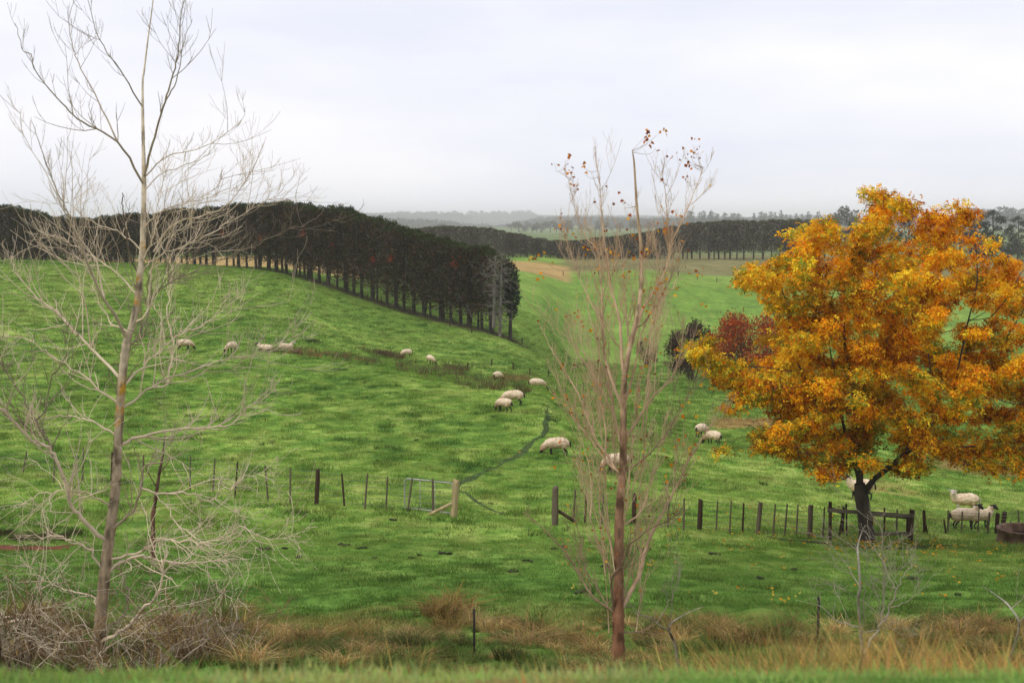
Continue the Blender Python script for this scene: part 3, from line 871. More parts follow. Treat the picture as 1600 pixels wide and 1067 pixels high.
q = onground(797, 181.5); h_end = float(ray(800, 402)[1]) * 181.5 - q[2]
r_ = empty('pine_tree', q)
tag(r_, 'bushy rounded evergreen closing the lower end of the near shelterbelt', 'tree', 'pines of the near shelterbelt')
b = MB(); tube(b, [[0, 0, -.3], [.1, 0, h_end * .5], [0, 0, h_end * .92]], [.26, .2, .06], 7); b.obj('trunk', M['belt_bark'], r_, True)
b = MB()
blob_crown(b, [(.0, .8, h_end * .72, 1.1, h_end * .24, 1.7), (.3, .6, h_end * .52, 1.05, h_end * .2, 1.6), (-.8, .8, h_end * .62, 1.2, h_end * .25, 1.6), (-.5, .8, h_end * .85, .9, h_end * .13, 1.3), (.2, .9, h_end * .36, .7, h_end * .12, 1.2)], 4200, .34, [(.016, .024, .014), (.012, .016, .012), (.02, .02, .015)], np.random.default_rng(5))
b.obj('crown', M['needle'], r_)

def dead_pine(px_list, Y):
    q0 = onground(px_list[1][0][0], Y)
    r_ = empty('dead_pine', q0)
    tag(r_, 'dead grey pine with two bare forked stems at the lower end of the belt', 'tree')
    rng = np.random.default_rng(9)
    o = np.array(q0)
    for pl in px_list:
        P = np.array([at(a, b_, Y) for a, b_ in pl]) - o
        b = MB(); P = catmull(P, 5)
        tube(b, P, np.linspace(.22, .07, len(P)), 7); b.obj('trunk', M['dead_wood'], r_, True)
        b = MB()
        for k in range(74):
            i = int(rng.integers(len(P) // 7, len(P)))
            a_ = rng.random() * 6.283; l = (.5 + 1.5 * rng.random())
            d_ = np.array([math.cos(a_) * l, math.sin(a_) * l * .8 - .1, rng.normal() * .35 * l])
            p0 = P[i]; e = p0 + d_
            mid = p0 + d_ * .5 + np.array([0, 0, .15 * rng.normal()])
            tube(b, np.array([p0, mid, e]), [.042, .032, .015], 4, cap=False)
            for _ in range(4):
                t = .35 + .6 * rng.random(); s0 = p0 + d_ * t
                e2 = s0 + d_ * .25 + rng.normal(size=3) * .28
                tube(b, np.array([s0, e2]), [.028, .012], 3, cap=False)
        b.obj('branches', M['dead_wood'], r_)
dead_pine([[(771, 512), (772, 470), (773, 430), (774, 400)], [(781, 525), (782, 480), (783, 440), (784, 398)]], 178.6)

# ------------------------------------------------------------------ far shelterbelt, one long wavy row
FB_TOP = np.array([(600,362),(640,360),(660,357),(700,355),(740,356),(770,359),(800,365),(830,370),(860,377),(900,376),(950,371),(1000,365),(1050,354),(1090,349),(1150,346),(1300,345)], float)
FBODY = [(.075, .058, .044), (.13, .10, .078), (.050, .046, .032), (.26, .21, .165), (.06, .046, .036)]
fvars = []
for i in range(8):
    tb, cb, tp, db = belt_tree(150 + i, (.10, .10, .05), FBODY, nleaf=2500, w=2.8, nd=70, fs=1.8, zlow=2.0 if i < 4 else .2)
    fvars.append((tb.mesh('trunk', M['belt_bark'], True), cb.mesh('crown', M['needle_far']), tp.mesh('top_growth', M['needle_far']), db.mesh('dead_branches', M['dead_wood'])))
fpx = [(620,428),(760,432),(880,434),(1000,432),(1120,428),(1300,424)]
fp_ = catmull(np.array([((p - 800) / 2209 * d, d, 0) for p, d in fpx]), 10)
fx_, fy_ = place_along(fp_, 2.1)
for k, (x, y) in enumerate(zip(fx_, fy_)):
    y += random.gauss(0, .2); z = gz(x, y); px = 800 + 2209 * x / y
    top = float(np.interp(px, FB_TOP[:, 0], FB_TOP[:, 1])) + random.uniform(-1, 1)
    s = max(.35, (float(ray(800, top)[1]) * y - z) / 10.5)
    r_ = empty('pine_tree', (x, y, z), random.gauss(0, .08))
    r_.scale = (1 if k % 2 else -1, 1, s)
    tag(r_, 'grey brown pine in the long wavy belt across the far side of the fields', 'tree', 'pines of the far shelterbelt')
    for me, nm in zip(fvars[k % 4 + (4 if px < 1045 else 0)], ('trunk', 'crown', 'top_growth', 'dead_branches')):
        link(bpy.data.objects.new(nm, me), r_)

# ------------------------------------------------------------------ far trees and woods
def conifer(seed, cols, n=420, h=14.0, size=1.1):
    rng = np.random.default_rng(seed)
    tb = MB(); tube(tb, [[0, 0, -1], [0, 0, h * .5], [rng.normal() * .2, 0, h * .95]], [.35, .25, .06], 5)
    cb = MB(); bl = []
    wd = h * (.17 + .08 * rng.random())
    for k in range(9):
        t = .22 + .76 * k / 9
        bl.append((rng.normal() * .5, rng.normal() * .5, h * t, max(.5, wd * (1.15 - t) * (.8 + .5 * rng.random())), h * .085))
    blob_crown(cb, bl, n, size, cols, rng, out=.8, asp=.5, shell=.3)
    return tb, cb
def roundtree(seed, cols, n=420, h=11.0, size=1.0, spread=.32, flat=1.0):
    rng = np.random.default_rng(seed)
    tb = MB(); tube(tb, [[0, 0, -1], [rng.normal() * .2, 0, h * .4], [rng.normal() * .4, 0, h * .8]], [.36, .26, .08], 5)
    cb = MB(); bl = []
    for k in range(8):
        a_ = rng.random() * 6.28; r0 = h * spread * rng.random() ** .5
        rad = h * (.12 + .1 * rng.random())
        bl.append((math.cos(a_) * r0, math.sin(a_) * r0, h * (.42 + .46 * rng.random()), rad, rad * .75 * flat))
    blob_crown(cb, bl, n, size, cols, rng, out=.5, asp=.55, shell=.35)
    for k in range(5):
        b_ = bl[k]; tube(tb, [[0, 0, h * .3], [b_[0] * .6, b_[1] * .6, h * .45], [b_[0], b_[1], b_[2]]], [.14, .1, .04], 4, cap=False)
    return tb, cb
def umbrella(seed, cols, n=1500, h=15.0, size=.75):
    rng = np.random.default_rng(seed)
    tb = MB(); P = catmull([[0, 0, -1], [.3, 0, h * .3], [-.2, 0, h * .6], [.3, 0, h * .88]], 4)
    tube(tb, P, np.linspace(.45, .15, len(P)), 6)
    cb = MB(); bl = []
    for k in range(11):
        a_ = rng.random() * 6.28; t = .38 + .58 * k / 11
        r0 = h * .36 * (1.1 - .45 * t) * (.4 + .7 * rng.random())
        c_ = np.array([math.cos(a_) * r0, math.sin(a_) * r0, h * t + .6])
        bl.append((*c_, h * (.1 + .07 * rng.random()), h * .034))
        tube(tb, catmull([[0, 0, h * t * .8], c_ * np.array([.5, .5, 0]) + np.array([0, 0, h * t * .88]), c_], 3), np.linspace(.16, .05, 7), 4, cap=False)
    blob_crown(cb, bl, n, size, cols, rng, out=.7, asp=.4, shell=.2)
    return tb, cb

DK = [(.050, .054, .042), (.036, .042, .032), (.070, .072, .054)]
GR = [(.13, .12, .09), (.10, .10, .07), (.17, .15, .12)]
PN = [(.028, .040, .026), (.020, .028, .020), (.036, .046, .03)]
far_kinds = {}
for nm, fn, cols, kk in (('conifer', conifer, PN, 3), ('dark', roundtree, DK, 3), ('bare', roundtree, GR, 3), ('umbrella', umbrella, DK, 2)):
    far_kinds[nm] = []
    for i in range(kk):
        tb, cb = fn(700 + i * 7, cols)
        far_kinds[nm].append((tb.mesh('trunk', M['belt_bark'], True), cb.mesh('crown', M['needle_far'])))
FKH = {'conifer': 14.0, 'dark': 11.0, 'bare': 11.0, 'umbrella': 15.0}
def far_tree(name, kind, px, Y, top, label, group=None, wide=1.0):
    q = onground(px, Y)
    h = max(3.0, float(ray(800, top)[1]) * Y - q[2]); s = h / FKH[kind]
    r_ = empty(name, q, random.random() * 6.28); r_.scale = (s * wide, s * wide, s)
    tag(r_, label, 'tree', group)
    for me, nm in zip(random.choice(far_kinds[kind]), ('trunk', 'crown')): link(bpy.data.objects.new(nm, me), r_)
    return r_
far_tree('umbrella_pine', 'umbrella', 1550, 470, 329, 'tall spreading pine with layered flat boughs behind the right edge of the orange tree')
far_tree('umbrella_pine', 'umbrella', 1590, 500, 338, 'spreading pine furthest right with flat boughs above the dark bushes', wide=.8)
far_tree('conifer_tree', 'conifer', 1520, 478, 338, 'narrow grey green conifer showing just right of the orange crown', wide=1.1)
far_tree('conifer_tree', 'conifer', 1540, 455, 346, 'dark pointed conifer in front of the tall spreading pine', wide=1.5)
for px, Y, t in ((1470,480,352),(1500,490,345),(1520,460,372),(1545,470,366),(1565,465,362),(1590,470,372),(1612,460,368),(1640,470,360),(1535,450,382),(1575,448,380),(1605,450,384),(1440,485,360),(1400,500,350),(1360,520,352),(1320,540,348),(1290,560,345)):
    far_tree('evergreen_tree', 'dark', px, Y, t, 'dark evergreen massed with others under the spreading pine at right', 'evergreens under the spreading pine', 1.25)
for px, t in ((1310,317),(1335,322),(1375,330),(1420,326)):
    far_tree('bare_tree', 'bare', px, 1000 + random.uniform(-20, 20), t, 'tall grey tree rising just behind the top of the orange crown', 'grey trees behind the orange crown', 1.0)
for k in range(16):
    px = 1500 + 9 * k + random.uniform(-3, 3)
    far_tree('misty_pine', 'dark' if k % 3 else 'umbrella', px, 2400 + random.uniform(-90, 90), 326 + random.uniform(-4, 6), 'pale misty tree on the skyline at the right edge', 'misty trees on the right skyline', 1.1)
for k in range(26):
    px = 1075 + 8 * k + random.uniform(-3, 3)
    if 1160 < px < 1172: continue
    far_tree('misty_pine', 'conifer', px, 2600 + random.uniform(-90, 90), 330 + random.uniform(-2.5, 5) + (3 if px > 1230 else 0), 'pale pointed pine in the misty row above the far belt', 'misty pines above the far shelterbelt', 1.3)
for k in range(46):
    px = 800 + 7.5 * k + random.uniform(-5, 5)
    far_tree('bare_tree', 'bare', px, 2000 + random.uniform(-240, 240), 347 + random.uniform(-6, 8), 'hazy leafless grey tree in the valley behind the far belt', 'leafless trees in the hazy valley', 1.3)
for px, Y, t, w_ in ((820,640,356,1.3),(832,650,352,1.3),(845,640,360,1.3),(812,660,362,1.2),(886,620,363,1.4),(878,630,366,1.2),(766,640,352,1.0),(690,700,348,1.0)):
    far_tree('valley_tree', 'bare', px, Y + 900, t, 'soft grey green tree just beyond the dip in the far belt', 'grey green trees beyond the dip in the far belt', w_)
# ridge trees, one by one along the skyline
for k in range(64):
    px = 590 + 2.2 * k + random.uniform(-1, 1)
    far_tree('ridge_tree', 'dark' if k % 5 else 'conifer', px, 6620 + random.uniform(-90, 90), 331.5 + random.uniform(-3.5, 3) + (3 if px > 715 else 0) + (3 if px < 612 else 0), 'blue hazed tree on the wooded ridge left of centre', 'trees along the far left ridge', 1.3)
for k in range(34):
    px = 733 + 3.2 * k + random.uniform(-1, 1)
    far_tree('ridge_tree', 'dark', px, 7780 + random.uniform(-90, 90), 330 + random.uniform(-2.5, 2.5) + 5 * (px > 835), 'very pale tree on the most distant ridge', 'trees along the most distant ridge', 1.3)
for k in range(26):
    px = 836 + 2.5 * k + random.uniform(-1, 1)
    far_tree('ridge_tree', 'dark', px, 4600 + random.uniform(-60, 60), 337 + 6 * abs((px - 866) / 34) ** 2 + random.uniform(-1.5, 1.5), 'hazed tree on the rounded wooded knoll in the middle distance', 'trees on the rounded far knoll', 1.3)
# far woods as one mass
u0, u1 = (250 - 800) / 2209, (1750 - 800) / 2209
k = 26000
Yw = np.sqrt(3000 ** 2 + RNG.random(k) * (8200 ** 2 - 3000 ** 2)); Xw = Yw * (u0 + (u1 - u0) * RNG.random(k))
wd = fbm(Xw / 400, Yw / 480, 101, 3)
keep = wd > .45
Xw, Yw = Xw[keep], Yw[keep]
wp = []
for i in range(4):
    b = MB(); rng = np.random.default_rng(900 + i); blob_crown(b, [(rng.normal() * 2, rng.normal() * 2, 4 + 3 * rng.random(), 3.2, 2.6) for _ in range(4)] + [(0, 0, 3, 3.4, 3.0)], 90, 2.6, DK + PN, rng, shell=.5)
    wp.append(proto('wood_tree', b, M['needle_far']))
s = .75 + .7 * RNG.random(len(Xw))
scatter('far_woods', wp, xyz(Xw, Yw), np.stack([0 * s, 0 * s, RNG.random(len(s)) * 6.28], 1), np.stack([s * 3.0, s * 3.0, s * 1.7], 1), np.ones((len(s), 3)), 'hazy woods covering the far hills')

# ------------------------------------------------------------------ shrubs behind the orange tree
def shrub(name, px, Y, top, halfw, cols, label, n=5000, size=.16, seed=1, mat='leaf', stems=True, skirt=.25):
    q = onground(px, Y); h = float(ray(800, top)[1]) * Y - q[2]; w = halfw * Y / F
    rng = np.random.default_rng(seed)
    r_ = empty(name, q); tag(r_, label, 'shrub')
    bl = []
    for k in range(16):
        a_ = rng.random() * 6.28; rr = rng.random() ** .5
        x = math.cos(a_) * rr * w * .8; y = math.sin(a_) * rr * w * .6
        z = h * (skirt + (.85 - skirt) * rng.random() * (1 - .5 * rr * rr))
        bl.append((x, y, z, w * (.22 + .14 * rng.random()), h * (.13 + .08 * rng.random())))
    b = MB(); blob_crown(b, bl, n, size, cols, rng, out=.5, asp=.5, shell=.3); b.obj('foliage', M[mat], r_)
    b = MB()
    for c_ in bl[:12]:
        P = catmull([[c_[0] * .15, c_[1] * .15, -.1], [c_[0] * .5, c_[1] * .5, c_[2] * .5], [c_[0], c_[1], c_[2] + .1]], 3)
        tube(b, P, np.linspace(.07, .02, len(P)), 5)
    b.obj('stems', M['dark_bark'], r_, True)
    return r_
REDS = [(.42, .065, .014), (.30, .04, .014), (.55, .13, .018), (.14, .03, .018)]
shrub('red_shrub', 1172, 150, 458, 84, REDS, 'rounded shrub with red autumn leaves behind the left side of the orange tree', 9000, .26, 3, skirt=.3)
shrub('dark_shrub', 1082, 168, 492, 44, [(.06, .026, .022), (.08, .034, .028), (.035, .024, .02)], 'dark purple brown shrub left of the red leaved one', 7500, .26, 4, 'needle', skirt=.15)
shrub('dark_shrub', 1150, 160, 528, 55, [(.02, .03, .016), (.03, .04, .02)], 'low dark evergreen bush under the red leaved shrub', 4200, .22, 6, 'needle', skirt=.15)
shrub('dark_shrub', 1225, 162, 520, 50, [(.02, .03, .016), (.04, .04, .02)], 'dark evergreen bush right of the red leaved shrub behind the orange tree', 4200, .22, 8, 'needle', skirt=.15)
shrub('brown_shrub', 1012, 205, 520, 20, [(.12, .07, .04), (.07, .05, .03)], 'small russet bush on the knoll behind the slender middle tree', 1600, .22, 12, 'needle', skirt=.15)
shrub('grey_shrub', 1608, 84, 655, 38, [(.09, .07, .055), (.06, .05, .04), (.12, .09, .07)], 'twiggy grey brown bush at the right edge beside the dry grass strip', 3000, .14, 10, 'needle', skirt=.15)

# ------------------------------------------------------------------ the orange tree, grown into the lobes its crown shows
TY = 47.3
tbase = hit(1354, 849)
TY = tbase[1]
LOBES = [(1390,345,66,60),(1278,362,48,56),(1468,350,48,48),(1500,400,50,50),(1232,420,52,40),(1330,440,95,72),(1440,440,95,72),(1560,440,58,62),(1620,470,50,80),(1178,434,38,34),(1200,470,26,30),(1262,485,44,40),(1225,535,40,36),(1098,552,38,28),(1130,600,40,34),(1190,600,66,46),(1255,590,60,60),
         (1140,700,34,22),(1190,695,50,30),(1240,705,50,26),(1215,650,60,30),(1340,560,115,80),(1470,560,105,80),(1400,650,66,58),(1560,590,80,84),(1465,690,52,34),(1560,690,50,44),(1645,620,60,90),(1310,670,70,54),(1250,650,60,44),(1580,735,30,18),(1520,715,44,22),(1420,715,40,20),(1300,716,52,24),(1350,712,50,26),(1700,560,60,100),(1690,470,40,60)]
px2m = TY / F
rng = np.random.default_rng(77)
ccx, ccz = at(1375, 560, TY)[0], at(1375, 560, TY)[2]
att_pts = []
for (lx, ly, rx, ry) in LOBES:
    c0 = at(lx, ly, TY)
    off = math.hypot((lx - 1385) / 330, (ly - 560) / 260)
    dep = 4.6 * math.sqrt(max(.05, 1 - min(off, .98) ** 2))
    nb = max(14, int(rx * ry / 46))
    d = rng.normal(size=(nb, 3)); d /= np.linalg.norm(d, axis=1)[:, None]
    rr = rng.random((nb, 1)) ** .5
    P = c0 + d * rr * np.array([rx * px2m, 0, ry * px2m])
    P[:, 1] = TY + (rng.random(nb) * 2 - 1) * dep
    att_pts.append(P)
ATT = np.concatenate(att_pts)
O = np.array(tbase)
nodes = [O + np.array([0, 0, -.3]), O + np.array([0, 0, .3])]
par = [-1, 0]
for pxy in ((1352, 820), (1349, 795), (1346, 775), (1343, 755)):
    nodes.append(at(*pxy, TY)); par.append(len(nodes) - 2)
fork = len(nodes) - 1
for chain, dy in (([(1336, 735), (1326, 710), (1316, 680), (1305, 640)], -.4), ([(1344, 720), (1346, 680), (1344, 640), (1342, 590)], .5), ([(1362, 745), (1384, 722), (1402, 700), (1422, 670), (1448, 630)], -.7), ([(1352, 730), (1372, 690), (1392, 640), (1410, 590)], 1.2)):
    p_ = fork if chain[0][0] != 1362 else fork - 1
    for i, pxy in enumerate(chain):
        nodes.append(at(*pxy, TY) + np.array([0, dy * (i + 1) * .5, 0])); par.append(p_); p_ = len(nodes) - 1
def colonise(nodes, par, ATT, D=.34, infl=4.0, kill=.62, iters=90, droop=0.0, rng=rng):
    nodes = [np.asarray(p) for p in nodes]; A = ATT.copy()
    N = np.array(nodes); near_i = np.zeros(len(A), int); near_d = np.full(len(A), 1e9)
    d2 = np.linalg.norm(A[:, None] - N[None], axis=2); near_i = d2.argmin(1); near_d = d2.min(1)
    for it in range(iters):
        if len(A) == 0: break
        act = near_d < infl * (2.2 if it < 12 else 1)
        if not act.any(): break
        newn, newp = [], []
        for i in np.unique(near_i[act]):
            v = A[act & (near_i == i)] - nodes[i]
            v = (v / (np.linalg.norm(v, axis=1)[:, None] + 1e-9)).sum(0) + rng.normal(size=3) * .25
            v /= np.linalg.norm(v) + 1e-9
            newn.append(nodes[i] + v * D); newp.append(int(i))
        base = len(nodes)
        nodes += newn; par += newp
        NN = np.array(newn)
        d2 = np.linalg.norm(A[:, None] - NN[None], axis=2); k_ = d2.argmin(1); dm = d2.min(1)
        up = dm < near_d
        near_i = np.where(up, base + k_, near_i); near_d = np.where(up, dm, near_d)
        keep = near_d > kill
        A, near_i, near_d = A[keep], near_i[keep], near_d[keep]
    return np.array(nodes), par
ON, OP = colonise(nodes, par, ATT)
def radii(par, tip=.008, ex=2.25):
    n_ = len(par); r = np.zeros(n_); kids = [[] for _ in range(n_)]
    for i, p_ in enumerate(par):
        if p_ >= 0: kids[p_].append(i)
    for i in range(n_ - 1, -1, -1):
        r[i] = tip if not kids[i] else sum(r[k_] ** ex for k_ in kids[i]) ** (1 / ex)
    return r, kids
OR, OK_ = radii(OP)
# scale so the trunk has its true girth
fac = .24 / OR[1]
OR = np.where(OR > .03, OR * (1 + (fac - 1) * np.clip((OR - .03) / (OR[1] - .03), 0, 1)), OR)
tree = empty('autumn_tree', O)
tag(tree, 'big spreading tree with bright orange and yellow autumn leaves beside the fence', 'tree')
def emit_branches(nodes, par, rad, kids, O, root, mat, tree, main_chain_names=True, n=6):
    """every limb that leaves the trunk is a part of its own"""
    def chain_from(i0):
        ch = [i0]
        while kids[ch[-1]]:
            ch.append(max(kids[ch[-1]], key=lambda k_: rad[k_]))
        return ch
    def emit(mb, i0):
        stack = [i0]
        while stack:
            i = stack.pop(); ch = chain_from(i); p_ = par[i]
            pts_ = ([nodes[p_]] if p_ >= 0 else []) + [nodes[k_] for k_ in ch]
            rd = ([min(rad[p_], rad[i] * 1.35)] if p_ >= 0 else []) + [rad[k_] for k_ in ch]
            if len(pts_) >= 2:
                tube(mb, np.array(pts_) - O, np.array(rd), n if rd[0] > .04 else (4 if rd[0] > .015 else 3), cap=False)
            for k_ in ch:
                ks = sorted(kids[k_], key=lambda a_: -rad[a_])
                stack += ks[1:]
    return chain_from, emit
chain_from, emit = emit_branches(ON, OP, OR, OK_, O, tree, None, tree)
trunk_ch = [0, 1, 2, 3, 4, 5]
b = MB()
rt = OR[trunk_ch].copy(); rt[0] = rt[1] * 1.5; rt[1] *= 1.15
tube(b, catmull(ON[trunk_ch], 3) - O, np.interp(np.linspace(0, 5, 16), range(6), rt), 11, cap=False)
b.obj('trunk', M['dark_bark'], tree, True)
for i in trunk_ch:
    for k_ in OK_[i]:
        if k_ in trunk_ch: continue
        b = MB(); emit(b, k_)
        b.obj('branch', M['dark_bark'], tree, True)
# leaves
tips = np.nonzero(OR < .03)[0]
tips = tips[tips > 25]
LEAFC = np.array([(.98, .47, .014), (.92, .33, .010), (1.0, .62, .035), (.66, .20, .010), (.30, .10, .018), (.82, .54, .03), (.24, .31, .035), (.46, .42, .04)])
lob_n = [0]
def leaf_sprays(mb, centers, per, rng, spread=.19, ll=.115, lw=.056, cols=LEAFC):
    n_ = len(centers)
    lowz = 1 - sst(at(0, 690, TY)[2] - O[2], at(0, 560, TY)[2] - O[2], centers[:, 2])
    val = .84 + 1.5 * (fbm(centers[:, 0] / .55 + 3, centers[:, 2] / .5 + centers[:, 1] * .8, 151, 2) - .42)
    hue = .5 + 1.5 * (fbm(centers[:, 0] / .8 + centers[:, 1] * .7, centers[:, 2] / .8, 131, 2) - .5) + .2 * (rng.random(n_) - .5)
    # clump noise picks gold; low clumps get more green and rust
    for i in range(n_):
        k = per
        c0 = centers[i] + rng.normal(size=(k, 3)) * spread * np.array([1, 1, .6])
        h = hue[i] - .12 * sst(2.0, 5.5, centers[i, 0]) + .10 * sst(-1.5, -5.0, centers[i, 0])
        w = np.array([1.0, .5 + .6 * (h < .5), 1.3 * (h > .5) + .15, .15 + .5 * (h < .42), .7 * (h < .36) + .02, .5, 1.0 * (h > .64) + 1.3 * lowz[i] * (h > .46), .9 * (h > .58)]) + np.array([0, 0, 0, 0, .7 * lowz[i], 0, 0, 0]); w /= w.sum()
        ci = rng.choice(len(cols), k, p=w)
        cc = np.clip(cols[ci] * (.75 + .45 * rng.random((k, 1))) * np.clip(val[i], .5, 1.12), 0, 1)
        # each spray: a drooping rachis with leaflets in pairs
        dr = rng.normal(size=(k, 3)); dr[:, 2] = -.35 - .4 * rng.random(k); dr /= np.linalg.norm(dr, axis=1)[:, None]
        sd = np.cross(dr, rng.normal(size=(k, 3))); sd /= np.linalg.norm(sd, axis=1)[:, None]
        for t, s_ in ((.0, 1), (.03, -1), (.07, 1), (.10, -1), (.15, 0)):
            P = c0 + dr * t
            A = dr * (.6 if s_ else 1) + sd * s_ * .9; A += rng.normal(size=(k, 3)) * .25
            A /= np.linalg.norm(A, axis=1)[:, None]
            B = np.cross(A, np.cross(dr, sd) + rng.normal(size=(k, 3)) * .5); B = np.cross(A, np.cross(A, B) + rng.normal(size=(k, 3)) * .4)
            B /= np.linalg.norm(B, axis=1)[:, None] + 1e-9
            quads(mb, P, A, B, ll * (.7 + .6 * rng.random(k)), lw * (.7 + .6 * rng.random(k)), cc)
cl = ON[tips]
d_in = fbm(cl[:, 0] * 1.1, cl[:, 2] * 1.1 + cl[:, 1] * .5, 137, 2)
n3d = (fbm(cl[:, 0] / 1.0 + 5, cl[:, 2] / .8 + cl[:, 1] * .3, 141, 2) + fbm(cl[:, 1] / 1.0, cl[:, 2] / .8 - cl[:, 0] * .3, 143, 2)) * .5
rad_ = np.hypot((cl[:, 0] - ccx) / 6.2, (cl[:, 2] - ccz) / 5.4)
low_ = sst(at(0, 560, TY)[2], at(0, 700, TY)[2], cl[:, 2])
keep_p = np.clip(sst(.395, .515, n3d) * (1.0 - .25 * low_) + .15 * rad_, .06, 1)
pxc_ = 800 + F * cl[:, 0] / cl[:, 1] * .99; pyc_ = 345 - F * cl[:, 2] / cl[:, 1] * .99
keep_p = keep_p * (1 - .85 * (np.hypot((pxc_ - 1166) / 54, (pyc_ - 512) / 42) < 1))
cl = cl[rng.random(len(cl)) < keep_p]
per = int(np.clip(58000 / max(1, len(cl)), 6, 52))
b = MB(); leaf_sprays(b, cl - O, per, rng)
b.obj('foliage', M['leaf'], tree)
print('orange tree nodes', len(ON), 'clusters', len(cl), 'per', per, 'trunk r', OR[1])

# ------------------------------------------------------------------ bare poplars drawn limb by limb
class BareTree:
    def __init__(self, name, Y, base_px, label, barkc, darkc, seed):
        self.Y, self.rng, self.tk = Y, np.random.default_rng(seed), 1.0
        self.lw = .34
        self.s = Y / F
        self.O = onground(base_px, Y)
        self.root = empty(name, self.O); tag(self.root, label, 'tree')
        self.bark, self.dark = np.array(barkc), np.array(darkc)
        self.nodes = np.zeros((0, 4))                  # px, py, depth offset, radius of what is built
        self.tips = []
    def pt(self, px, py, off): return at(px, py, self.Y + off) - self.O
    def reg(self, P2, off, rad): self.nodes = np.vstack([self.nodes, np.column_stack([P2[:, :2], off, rad])])
    def trunk(self, pl, wid, cols, lichen=()):
        P2 = catmull(np.array([(a, b_, 0) for a, b_ in pl], float), 6)
        t = np.linspace(0, 1, len(P2)); w = np.interp(np.linspace(0, len(pl) - 1, len(P2)), range(len(pl)), wid) * .37 * self.s
        off = .12 * np.sin(t * 9)
        P = np.array([self.pt(a[0], a[1], o_) for a, o_ in zip(P2, off)])
        P[0, 2] = min(P[0, 2], -.15)
        c = np.array([np.array(cols[0]) * (1 - u_) + np.array(cols[1]) * u_ for u_ in np.clip(t * 1.7 - .1, 0, 1)])
        c = c * (.85 + .3 * self.rng.random((len(c), 1)))
        n_ = 12
        P = catmull(P, 3); w = np.interp(np.linspace(0, 1, len(P)), t, w); c = np.stack([np.interp(np.linspace(0, 1, len(P)), t, c[:, q_]) for q_ in range(3)], 1)
        tpy = np.interp(np.linspace(0, 1, len(P)), t, P2[:, 1])
        cv = np.repeat(c, n_, 0)
        k_ = noise2(np.repeat(tpy, n_) / 16, np.tile(np.arange(n_), len(P)) / 2.0, 5)
        cv *= (1 - .6 * sst(.62, .85, k_))[:, None]
        for a_, b_ in lichen:
            l_ = np.exp(-((np.repeat(tpy, n_) - a_) / b_) ** 2) * sst(.3, .6, noise2(np.repeat(tpy, n_) / 4, np.tile(np.arange(n_), len(P)) / 1.6, 9))
            cv = cv + (np.array([.60, .33, .045]) - cv) * l_[:, None]
        b = MB(); tube(b, P, w * (1 + .05 * self.rng.normal(size=len(w))), n_, cv)
        self.trunk_obj = b.obj('trunk', M['bark'], self.root, True)
        self.reg(P2, off, np.full(len(P2), .05))
        for i in range(int(len(P2) * .1), len(P2)):
            pass
        return P
    def twig(self, mb, p0, d, l, r, col, up, depth, bend=.5):
        k = 5 if depth else 4
        pts_ = [p0]; v = d / (np.linalg.norm(d) + 1e-9)
        for i in range(k):
            v = v + np.array([0, 0, 1]) * up * .28 + self.rng.normal(size=3) * .14 * bend; v /= np.linalg.norm(v)
            pts_.append(pts_[-1] + v * l / k)
        pts_ = np.array(pts_)
        tube(mb, pts_, np.linspace(r, max(r * .38, .0022), k + 1), 4 if r > .006 else 3, col * (.75 + .45 * self.rng.random()), cap=False)
        self.tips.append(pts_[-1] + self.O)
        if depth:
            for _ in range(self.rng.integers(2, 4)):
                i = int(self.rng.integers(1, k)); e = self.rng.normal(size=3); e -= v * e.dot(v); e /= np.linalg.norm(e)
                self.twig(mb, pts_[i], v + e * .8, l * (.35 + .3 * self.rng.random()), r * .6, col, up, depth - 1, bend)
    def limb(self, pl, w0, w1=None, dark=0.0, side=None, twigs=1.0, up=.8, tl=(28, 75), name='branch', bend=.6, free=False):
        pl = np.array(pl, float)
        d = np.hypot(self.nodes[:, 0] - pl[0, 0], self.nodes[:, 1] - pl[0, 1]); k = d.argmin()
        off0 = self.nodes[k, 2]; snap = self.nodes[k, :2] if d[k] < 14 and not free else pl[0]
        pl = np.vstack([snap, pl[1:]]) if d[k] < 14 else pl
        P2 = catmull(np.column_stack([pl, np.zeros(len(pl))]), 5)
        seg = np.r_[0, np.cumsum(np.hypot(*np.diff(P2[:, :2], axis=0).T))]; t = seg / seg[-1]
        if side is None: side = self.rng.uniform(-.85, .85)
        off = off0 + side * seg * self.s * (.9 - .3 * t)
        w1 = w0 * .22 if w1 is None else w1
        rad = (w0 + (w1 - w0) * t ** .8) * self.lw * self.s
        P = np.array([self.pt(a[0], a[1], o_) for a, o_ in zip(P2, off)])
        wob = self.rng.normal(size=P.shape) * .012 * np.minimum(1, seg / 30)[:, None] * bend
        P = P + wob
        col = self.bark * (1 - dark) + self.dark * dark
        b = MB(); tube(b, P, np.maximum(rad, .0022), 7 if w0 > 5 else 5, col * (.85 + .3 * self.rng.random((len(P), 1))))
        nt_ = int(seg[-1] / 15 * twigs)
        for _ in range(nt_):
            tt = .12 + .88 * self.rng.random() ** .8
            i = min(len(P) - 2, int(np.searchsorted(t, tt)))
            T = P[i + 1] - P[max(i - 1, 0)]; T /= np.linalg.norm(T) + 1e-9
            e = self.rng.normal(size=3); e -= T * e.dot(T); e /= np.linalg.norm(e)
            l = self.rng.uniform(*tl) * self.s * (1.15 - .45 * tt)
            self.twig(b, P[i], T * .9 + e * self.rng.uniform(.5, 1.1), l, max(.0042, min(.0095, rad[i] * .65)) * self.tk, col, up, 1, bend)
